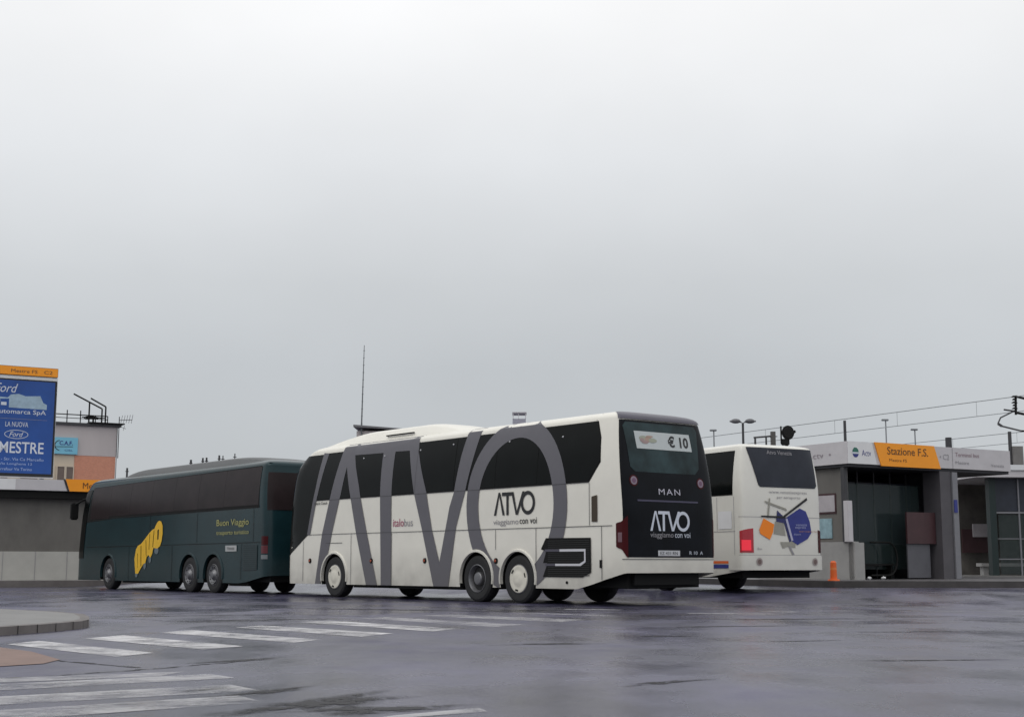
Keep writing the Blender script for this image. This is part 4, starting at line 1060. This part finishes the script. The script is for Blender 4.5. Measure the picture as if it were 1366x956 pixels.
# left shelter
ls = thing('bus_shelter', 'long bus shelter with white fascia and orange Mestre sign, behind the green coach at left', 'shelter', (-17.3, 54, .24), R(31))
zo = -.24
part('canopy', M['fgrey'], ls, (-8, 1.9, .0, 4, Z(3.655), Z(4.08)))
fpoly('white_sign', [(-8, Z(3.66)), (.06, Z(3.66)), (-.10, Z(4.075)), (-8, Z(4.075))], M['fwhite'], ls, -.006)
fpoly('white_sign', [(-1.95, Z(3.67)), (.03, Z(3.67)), (-.12, Z(4.07)), (-1.95, Z(4.07))], M['fgrey'], ls, -.010)
o2 = fpoly('orange_sign', [(.08, Z(3.65)), (1.92, Z(3.65)), (1.92, Z(4.12)), (-.09, Z(4.12))], M['orange'], ls, -.03)
fpoly('sign_edge', [(.0, Z(3.64)), (.07, Z(3.64)), (-.10, Z(4.12)), (-.17, Z(4.12))], M['bink'], ls, -.028)
ftext('Mestre FS', .58, Z(3.76), 1.25, .24, mat('sign_ink', (.10, .035, .01), .5), o2, y=-.036)
ftext('Actv', -2.95, Z(3.80), .38, .14, M['navy'], ls, y=-.012)
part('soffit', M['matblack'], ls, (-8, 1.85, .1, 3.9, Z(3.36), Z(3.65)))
part('upper_wall', M['panelg'], ls, (-8, 1.5, .5, .6, Z(1.33), Z(3.36)), (1.45, 1.55, .6, 3.8, Z(1.33), Z(3.36)))
lw = part('lower_wall', mat('pale_grey_wall', (.46, .45, .42), .7, var=.12, scale=1.0), ls, (-8, 1.52, .42, .64, 0, Z(1.33)), (1.40, 1.60, .64, 3.8, 0, Z(1.33)))
bm = bmesh.new()
for k in range(7): box(bm, -7 + 1.2 * k, -6.985 + 1.2 * k, .405, .419, 0, Z(1.33))
join_into(lw, bm, M['gink'])
# billboard
bb_ = thing('billboard', 'tall blue advertising board with orange Mestre FS header, standing above the left shelter', 'billboard', (-21.02, 54.6, -.038), R(31))
bb_.scale = (1.046, 1.046, 1.046)
part('panel_frame', M['fwhite'], bb_, (-.02, 2.74, .02, .22, 4.12, 8.02))
part('border', M['bink'], bb_, (.0, 2.72, -.01, .018, 4.16, 7.90))
part('poster', M['poster'], bb_, (.06, 2.64, -.03, -.012, 4.28, 7.84))
hd = part('header', M['orange'], bb_, (-.02, 2.72, -.02, .2, 8.06, 8.38))
part('header_border', M['dink'], hd, (-.03, 2.73, -.015, .19, 8.045, 8.059), (-.03, 2.73, -.015, .19, 8.381, 8.395), (2.721, 2.735, -.015, .19, 8.06, 8.38))
part('post', M['steel'], bb_, (.2, .34, .24, .38, 3.94, 8.0), (2.3, 2.44, .24, .38, 3.94, 8.0))
ftext('Mestre FS', .97, 8.15, .98, .13, mat('header_ink', (.20, .10, .04), .5), hd, y=-.03); ftext('C2', 2.20, 8.15, .32, .13, mat('header_ink', (.2, .1, .04)), hd, y=-.03)
ftext('Ford', .40, 7.36, .85, .34, M['ink'], bb_, y=-.036, italic=.35)
# showroom picture: pale building on blue
fpoly('picture', [(.10, 6.82), (.62, 6.80), (.62, 7.10), (.95, 7.12), (.95, 6.78), (2.36, 6.76), (2.36, 6.95), (2.22, 7.02), (2.10, 7.28), (1.55, 7.24), (1.30, 7.32), (1.0, 7.28), (.90, 7.16), (.10, 7.20)], mat('showroom_print', (.34, .46, .56), .5, var=.25, scale=4), bb_, -.034)
fpoly('picture', [(.66, 6.86), (.86, 6.86), (.86, 6.98), (.66, 6.98)], M['ink'], bb_, -.036)
ftext('Automarca SpA', .40, 6.50, 1.94, .22, M['ink'], bb_, y=-.036, bold=.005)
fpoly('rule', [(.1, 6.36), (2.4, 6.34), (2.4, 6.35), (.1, 6.37)], M['gink'], bb_, -.034)
ftext('LA NUOVA', .86, 6.05, .84, .19, M['ink'], bb_, y=-.036)
fpoly('oval', ring_ell(1.28, 5.76, .44, .17, 36), M['ink'], bb_, -.034, holes=[ring_ell(1.28, 5.76, .42, .15, 36)])
ftext('Ford', 1.02, 5.67, .52, .19, M['ink'], bb_, y=-.036, italic=.35)
ftext('MESTRE', .68, 5.04, 1.64, .44, M['ink'], bb_, y=-.036, bold=.01)
for i, (t, x, wd) in enumerate([('Mestre - Str. Via Ca Marcello', .2, 2.14), ('Via Longhena 12', .7, 1.22), ('Carrefour Via Torino', .6, 1.32)]):
    ftext(t, x, 4.76 - .19 * i, wd, .11, mat('soft_ink', (.35, .45, .70), .5), bb_, y=-.036)

# left building
bd = thing('apartment_building', 'grey and orange brick building with roof terrace and blue sign behind the left shelter', 'building', (-22.55, 80, 0), R(31))
part('wall', M['render'], bd, (-12, -.33, .0, 12, 6.98, 8.68))
part('brick_wall', M['brickm'], bd, (-2.70, -.38, .012, 11.9, 0, 6.976))
part('cream_wall', M['cream'], bd, (-12, -2.704, .03, 11.95, 0, 6.976))
part('roof', M['dsteel'], bd, (-12.1, -.15, -.15, 12.1, 8.684, 8.83))
part('roof_lip', M['matblack'], bd, (-2.0, .0, -.3, 1.2, 8.834, 8.90))
wn = part('window', M['shutter'], bd, (-3.62, -3.24, -.02, .02, 5.3, 6.30)); part('frame', M['cream'], wn, (-3.68, -3.622, -.05, .0, 5.24, 6.36), (-3.238, -3.18, -.05, 0, 5.24, 6.36), (-3.62, -3.24, -.05, 0, 6.302, 6.36))
wn = part('window', M['shutter'], bd, (-3.12, -2.76, -.02, .02, 5.3, 6.30)); part('frame', M['cream'], wn, (-3.175, -3.122, -.05, .0, 5.24, 6.36), (-2.758, -2.71, -.05, 0, 5.24, 6.36), (-3.12, -2.76, -.05, 0, 6.302, 6.36))
for k in range(4):
    wn = part('window', M['shutter'], bd, (-5.6 - 1.6 * k, -4.7 - 1.6 * k, -.02, .02, 5.0, 6.3))
part('cable', M['dsteel'], bd, (-.36, -.33, -.04, -.01, 0, 8.6))
cs = part('sign', M['lightblue'], bd, (-3.9, -2.58, -.12, -.02, 7.02, 7.96))
ftext('C.A.F.', -3.60, 7.52, .74, .24, M['navy'], cs, y=-.13, bold=.02)
fpoly('emblem', [(-3.85, 7.40), (-2.85, 7.43), (-2.85, 7.46), (-3.85, 7.43)], M['bink'], cs, -.13)
fpoly('emblem', [(-3.55 + .33 * math.cos(t), 7.50 + .30 * math.sin(t)) for t in [PI * .55 + PI * .9 * i / 10 for i in range(11)]] + [(-3.55 + .28 * math.cos(t), 7.50 + .26 * math.sin(t)) for t in [PI * 1.45 - PI * .9 * i / 10 for i in range(11)]], M['bink'], cs, -.13)
ftext('CISL', -3.3, 7.18, .45, .10, M['navy'], cs, y=-.13)
# terrace railing and pergola bars
bm = bmesh.new()
tube(bm, (-12, .1, 9.30), (-.9, .1, 9.30), .03); tube(bm, (-12, .1, 9.10), (-.9, .1, 9.10), .02)
for a in (-9, -7, -5, -3.2, -2.45, -1.6, -.9): tube(bm, (a, .1, 8.83), (a, .1, 9.30 if a > -2.4 else 9.55), .03)
obj('railing', bm, M['matblack'], bd)
bm = bmesh.new()
for pts in ([(-2.885, .1, 10.49), (-1.24, .1, 9.72), (-1.24, .1, 8.84)], [(-1.97, .1, 10.03), (-1.97, .1, 8.84)], [(-1.69, 1.0, 10.40), (-.80, 1.0, 9.95), (-.80, 1.0, 8.84)]):
    for p, q in zip(pts, pts[1:]): tube(bm, p, q, .045)
obj('pergola_bar', bm, M['matblack'], bd)
bm = bmesh.new()
for i in range(16):
    a0, a1 = 2 * PI * i / 16, 2 * PI * (i + 1) / 16
    tube(bm, (-1.6 + .5 * math.cos(a0), .6 + .5 * math.sin(a0), 9.22 + .04 * math.sin(a0 * 2)), (-1.6 + .5 * math.cos(a1), .6 + .5 * math.sin(a1), 9.22 + .04 * math.sin(a1 * 2)), .035, n=6)
for i in range(4): a0 = PI * i / 4; tube(bm, (-1.6 - .5 * math.cos(a0), .6 - .5 * math.sin(a0), 9.22), (-1.6 + .5 * math.cos(a0), .6 + .5 * math.sin(a0), 9.22), .02, n=6)
tube(bm, (-1.6, .6, 8.84), (-1.6, .6, 9.25), .05); tube(bm, (-2.25, .6, 9.24), (-.95, .6, 9.24), .03)
obj('parasol_frame', bm, M['matblack'], bd)
# tv antenna
an = thing('tv_antenna', 'thin television antenna with prongs at the right edge of the brick building roof', 'antenna', (-22.75, 79.8, 0), R(31))
bm = bmesh.new(); tube(bm, (0, 0, 6.9), (0, 0, 9.3), .025); tube(bm, (0, 0, 9.1), (.75, 0, 9.16), .018)
for k in range(5): tube(bm, (.1 + .15 * k, 0, 8.95), (.18 + .15 * k, 0, 9.38 + .02 * k), .012, n=5)
tube(bm, (0, 0, 8.75), (.4, 0, 8.62), .014, n=5); tube(bm, (.25, 0, 8.5), (.32, 0, 8.8), .01, n=5); obj('mast', bm, M['dsteel'], an)

# ================================================================== RAILWAY EQUIPMENT
def masts(name, label, cat, x, y, h, r, group=None, m=None):
    t = thing(name, label, cat, (x, y, 0), 0, group)
    bm = bmesh.new(); tube(bm, (0, 0, 0), (0, 0, h), r, r * .8, 8); obj('pole', bm, m or M['dsteel'], t)
    bm = bmesh.new(); tube(bm, (0, 0, 0), (0, 0, .5), r * 1.8, r * 1.5, 8); obj('base', bm, M['concrete'], t)
    return t
Yp = 100; k_ = Yp / 1866
names = ['first', 'second', 'third', 'fourth', 'fifth', 'sixth', 'seventh']
for i, (px, pt, r) in enumerate([(164.4, 624, .09), (250, 613, .10), (266, 610.5, .085), (271, 610, .085), (288, 607, .085), (293, 607.5, .05), (309, 604.6, .05)]):
    t = masts('railway_mast', '%s dark mast from the left poking above the green coach roof' % names[i], 'mast', (px - 683) * k_, Yp, .822 + (753 - pt) * k_, r, 'short masts beyond the green coach')
    bm = bmesh.new(); tube(bm, (-.12, 0, .822 + (753 - pt) * k_ - .25), (.12, 0, .822 + (753 - pt) * k_ - .25), .03, n=6); obj('crossbar', bm, M['dsteel'], t)
# tower with mast behind the middle coach
tb = thing('tower_block', 'flat-roofed dark-edged building top just above the white coach roof', 'building', (-15.9, 150, 0), 0)
part('wall', M['render'], tb, (-1.0, 4.1, 0, 8, 0, 15.2))
rf = bmesh.new(); vs = [rf.verts.new(p) for p in [(-1.3, -.6, 15.6), (4.6, -.6, 15.25), (4.6, 8.5, 15.25), (-1.3, 8.5, 15.6), (-1.3, -.6, 15.85), (4.6, -.6, 15.38), (4.6, 8.5, 15.38), (-1.3, 8.5, 15.85)]]
for q in ((0, 3, 2, 1), (4, 5, 6, 7), (0, 1, 5, 4), (1, 2, 6, 5), (2, 3, 7, 6), (3, 0, 4, 7)): rf.faces.new([vs[i] for i in q])
obj('roof', rf, mat('roof_grey', (.16, .16, .17), .6), tb)
for k in range(3): part('window', M['shutter'], tb, (-.4 + 1.5 * k, .5 + 1.5 * k, -.03, 0, 11.5, 13))
mm_ = thing('radio_mast', 'tall thin radio mast rising above the front of the white coach', 'mast', (-16.35, 149.8, 0), 0)
bm = bmesh.new(); tube(bm, (0, 0, 0), (0, 0, 16), .10, .09, 8); tube(bm, (0, 0, 16), (.16, 0, 24.6), .08, .035, 8)
for k in range(11): tube(bm, (.02 * k * .8 - .10, 0, 16 + .8 * k), (.02 * k * .8 + .10, 0, 16 + .8 * k), .03, n=5)
obj('pole', bm, mat('mast_grey', (.14, .15, .16), .6), mm_)
bx = thing('rooftop_cabin', 'small pale cabin just above the roof of the white coach near the letter O', 'cabin', (.15, 120, 0), 0)
part('wall', mat('pale_lilac_wall', (.36, .36, .42), .7, var=.08), bx, (-.1, 1.05, 0, 2, 0, 13.4)); part('roof', M['fgrey'], bx, (-.12, 1.12, -.1, 2.1, 13.9, 13.98)); part('post', M['fgrey'], bx, (-.08, -.02, -.05, .0, 13.4, 13.9), (1.0, 1.06, -.05, 0, 13.4, 13.9), (.4, .44, -.05, 0, 13.4, 13.9))
# low station building, far, mostly hidden
sb = thing('station_building', 'long low grey railway building far behind the coaches', 'building', (-30, 118, 0), R(4))
part('wall', M['render'], sb, (0, 78, 0, 10, 0, 5.0)); part('roof', M['dsteel'], sb, (-.4, 78.4, -.6, 10.4, 5.0, 5.35))
part('window', M['shutter'], sb, *[(2 + 3 * k, 3.4 + 3 * k, -.04, 0, 1.4, 3.4) for k in range(25)])

# twin head street lamp
lp_ = thing('street_lamp', 'twin-headed street lamp rising behind the rear white coach', 'street lamp', (10.05, 60, 0), 0)
h0 = .822 + (753 - 563) * 60 / 1866
bm = bmesh.new(); tube(bm, (0, 0, 0), (0, 0, h0), .07, .05, 10); obj('pole', bm, M['dsteel'], lp_)
for sg_ in (-1, 1):
    bm = bmesh.new()
    vs0 = bmesh.ops.create_uvsphere(bm, u_segments=14, v_segments=8, radius=1)['verts']
    for v in vs0: v.co = Vector((v.co.x * .22, v.co.y * .15, v.co.z * (.12 if v.co.z > 0 else .09)))
    for v in vs0: v.co += Vector((sg_ * .31, 0, h0 + .06 + .0 * sg_))
    tube(bm, (sg_ * .05, 0, h0 + .02), (sg_ * .2, 0, h0 + .05), .03, n=6); tube(bm, (sg_ * .45, 0, h0 + .06), (sg_ * .57, 0, h0 + .07), .035, n=8)
    lh = obj('lamp_head', bm, mat('lamp_grey', (.12, .12, .13), .5), lp_, smooth=40)
# signal with visor, and gantry frame
Ys = 46; ks = Ys / 1866
sgn = thing('railway_signal', 'round black railway signal with a visor, above the back of the rear white coach', 'signal', ((1056 - 683) * ks, Ys, .38), 0)
zc_ = .822 + (753 - 576.5) * ks - .38
bm = bmesh.new(); 
for r0_, r1_, y0_, y1_ in ((.19, .21, 0, -.04), (.17, .15, -.03, -.10)):
    rr = bmesh.ops.create_cone(bm, cap_ends=True, segments=24, radius1=r0_, radius2=r1_, depth=abs(y1_ - y0_))
    bmesh.ops.transform(bm, matrix=Matrix.Translation((0, (y0_ + y1_) / 2, zc_)) @ Matrix.Rotation(R(90), 4, 'X'), verts=rr['verts'])
for v in bm.verts: v.co.z = zc_ + (v.co.z - zc_) * 1.15
tube(bm, (.12, -.05, zc_ - .02), (.24, -.10, zc_ + .05), .07, .04, 8)
obj('disc', bm, M['matblack'], sgn, smooth=35)
bm = bmesh.new(); box(bm, -.24, -.20, -.02, .06, zc_ - .35, zc_ + .22); box(bm, -.23, .05, -.04, .08, zc_ - .42, zc_ - .20, .03); tube(bm, (-.05, 0, 0), (-.05, 0, zc_ - .3), .05, n=8); obj('bracket', bm, M['matblack'], sgn, smooth=35)
gf = thing('gantry_frame', 'small steel frame with a thick post left of the round signal', 'frame', ((1016 - 683) * ks, Ys + .6, .38), 0)
zt = .822 + (753 - 580) * ks - .38
bm = bmesh.new(); tube(bm, (0, 0, 0), (0, 0, zt), .035); tube(bm, (.37, 0, 0), (.37, 0, zt), .03); tube(bm, (-.05, 0, zt - .02), (.55, 0, zt + .03), .03); tube(bm, (.5, 0, zt), (.75, 0, zt + .02), .015); obj('frame', bm, M['dsteel'], gf)
bm = bmesh.new(); box(bm, .53, .68, -.08, .08, 0, zt + .18); obj('post', bm, mat('rust_grey', (.09, .085, .08), .7), gf)

# catenary wires (parallel to the tracks), droppers, posts and a cantilever
dt = Vector((-math.sin(R(29.1)), math.cos(R(29.1)), 0))
W0 = Vector((20.13, 55, 0))
def line_wire(name, label, p0, z, t0, t1, r, droppers=None, zlow=None, sag=0):
    t = thing(name, label, 'wire', (p0.x, p0.y, 0))
    bm = bmesh.new(); n = 24; pv = None
    for i in range(n + 1):
        s_ = i / n; q = dt * (t0 + (t1 - t0) * s_) + Vector((0, 0, z - sag * 4 * s_ * (1 - s_)))
        if pv: tube(bm, pv, q, r, n=6)
        pv = q
    obj('cable', bm, M['wire'], t)
    if droppers:
        for d_ in droppers:
            bm = bmesh.new(); a = dt * d_; tube(bm, a + Vector((0, 0, zlow)), a + Vector((0, 0, z)), r * .55, n=5); obj('dropper', bm, M['wire'], t)
zA = .822 + (753 - 527.4) * 55 / 1866; zB = .822 + (753 - 548) * 55 / 1866
line_wire('catenary_wire', 'highest overhead railway wire with thin droppers above the right shelter', W0, zA, -25, 120, .017, [-6, -2.2, 2.0, 6.5, 10.5, 15.5, 22, 29, 37, 46, 56], zB)
line_wire('catenary_wire', 'second overhead railway wire just below the highest one, above the right shelter', W0, zB, -25, 120, .015)
W1 = Vector((27.0, 73.8, 0)); zC = .822 + (753 - 576) * 73.8 / 1866; zD = .822 + (753 - 590) * 73.8 / 1866
line_wire('catenary_wire', 'third overhead railway wire, low and close above the fascia of the right shelter', W1, zC, -40, 120, .018, [-6, 0, 4.5, 11, 18, 26, 35], zD)
line_wire('catenary_wire', 'lowest overhead railway wire touching the fascia top of the right shelter', W1, zD, -40, 120, .015)
for (px, pt, Y, r, lab) in [(1133.5, 560, 62, .08, 'dark post standing above the white corner of the right shelter fascia'), (1273, 583, 75, .22, 'thick short post above the fascia joint of the right shelter'), (1356, 575, 60, .10, 'thin dark post beside the thick grey one at the right edge')]:
    masts('railway_post', lab, 'post', (px - 683) * Y / 1866, Y, .822 + (753 - pt) * Y / 1866, r)
t = thing('railway_post', 'thick grey concrete post at the right edge behind the end of the shelter', 'post', (21.9, 60, 0))
bm = bmesh.new(); box(bm, -.22, .22, -.2, .2, 0, 5.9); obj('pole', bm, mat('weathered_concrete', (.17, .165, .16), .8, var=.2), t)
for (px, pt, Y, lab) in [(1189, 560, 85, 'thin tall lamp pole above the orange sign of the right shelter'), (1228, 573, 85, 'thin lamp pole above the right end of the orange sign'), (956, 574, 85, 'thin lamp pole just right of the white coach rear')]:
    t = masts('lamp_pole', lab, 'lamp pole', (px - 683) * Y / 1866, Y, .822 + (753 - pt) * Y / 1866, .05, 'thin lamp poles in the rail yard', mat('pale_pole', (.24, .25, .26), .6))
    h = .822 + (753 - pt) * Y / 1866; bm = bmesh.new(); box(bm, -.25, .18, -.1, .1, h - .02, h + .09, .03); obj('lamp_head', bm, mat('pale_pole', (.24, .25, .26)), t)
ca = thing('catenary_cantilever', 'dark insulator bracket with curved steady arm at the right edge', 'bracket', (20.05, 55, 0))
kz = lambda py: .822 + (753 - py) * 55 / 1866
kx = lambda px: (px - 683) * 55 / 1866 - 20.05
bm = bmesh.new()
tube(bm, (kx(1350), 0, kz(545)), (kx(1366), 0, kz(547.5)), .035); tube(bm, (kx(1366), 0, kz(546)), (kx(1345), 0, kz(556)), .03); tube(bm, (kx(1345), 0, kz(556)), (kx(1341), 0, kz(564)), .03)
tube(bm, (kx(1341), 0, kz(564)), (kx(1346), 0, kz(567.5)), .055); tube(bm, (kx(1346), 0, kz(567.5)), (kx(1372), 0, kz(574)), .035)
obj('steady_arm', bm, M['dsteel'], ca)
bm = bmesh.new()
for k in range(6): tube(bm, (kx(1365), 0, kz(548 - 4 * k)), (kx(1365), 0, kz(546 - 4 * k)), .09 + .04 * (k % 2), .06, 10)
tube(bm, (kx(1366), 0, kz(552)), (kx(1367), 0, kz(526)), .05); tube(bm, (kx(1366), 0, kz(549)), (kx(1420), 0, kz(560)), .05); tube(bm, (kx(1420), 0, kz(570)), (kx(1420), 0, 0), .14)
tube(bm, (kx(1367), 0, kz(527)), (kx(1420), 0, kz(540)), .05); tube(bm, (kx(1420), 0, kz(520)), (kx(1420), 0, kz(575)), .14); tube(bm, (kx(1372), 0, kz(574)), (kx(1420), 0, kz(576)), .035)
obj('insulator', bm, M['matblack'], ca)
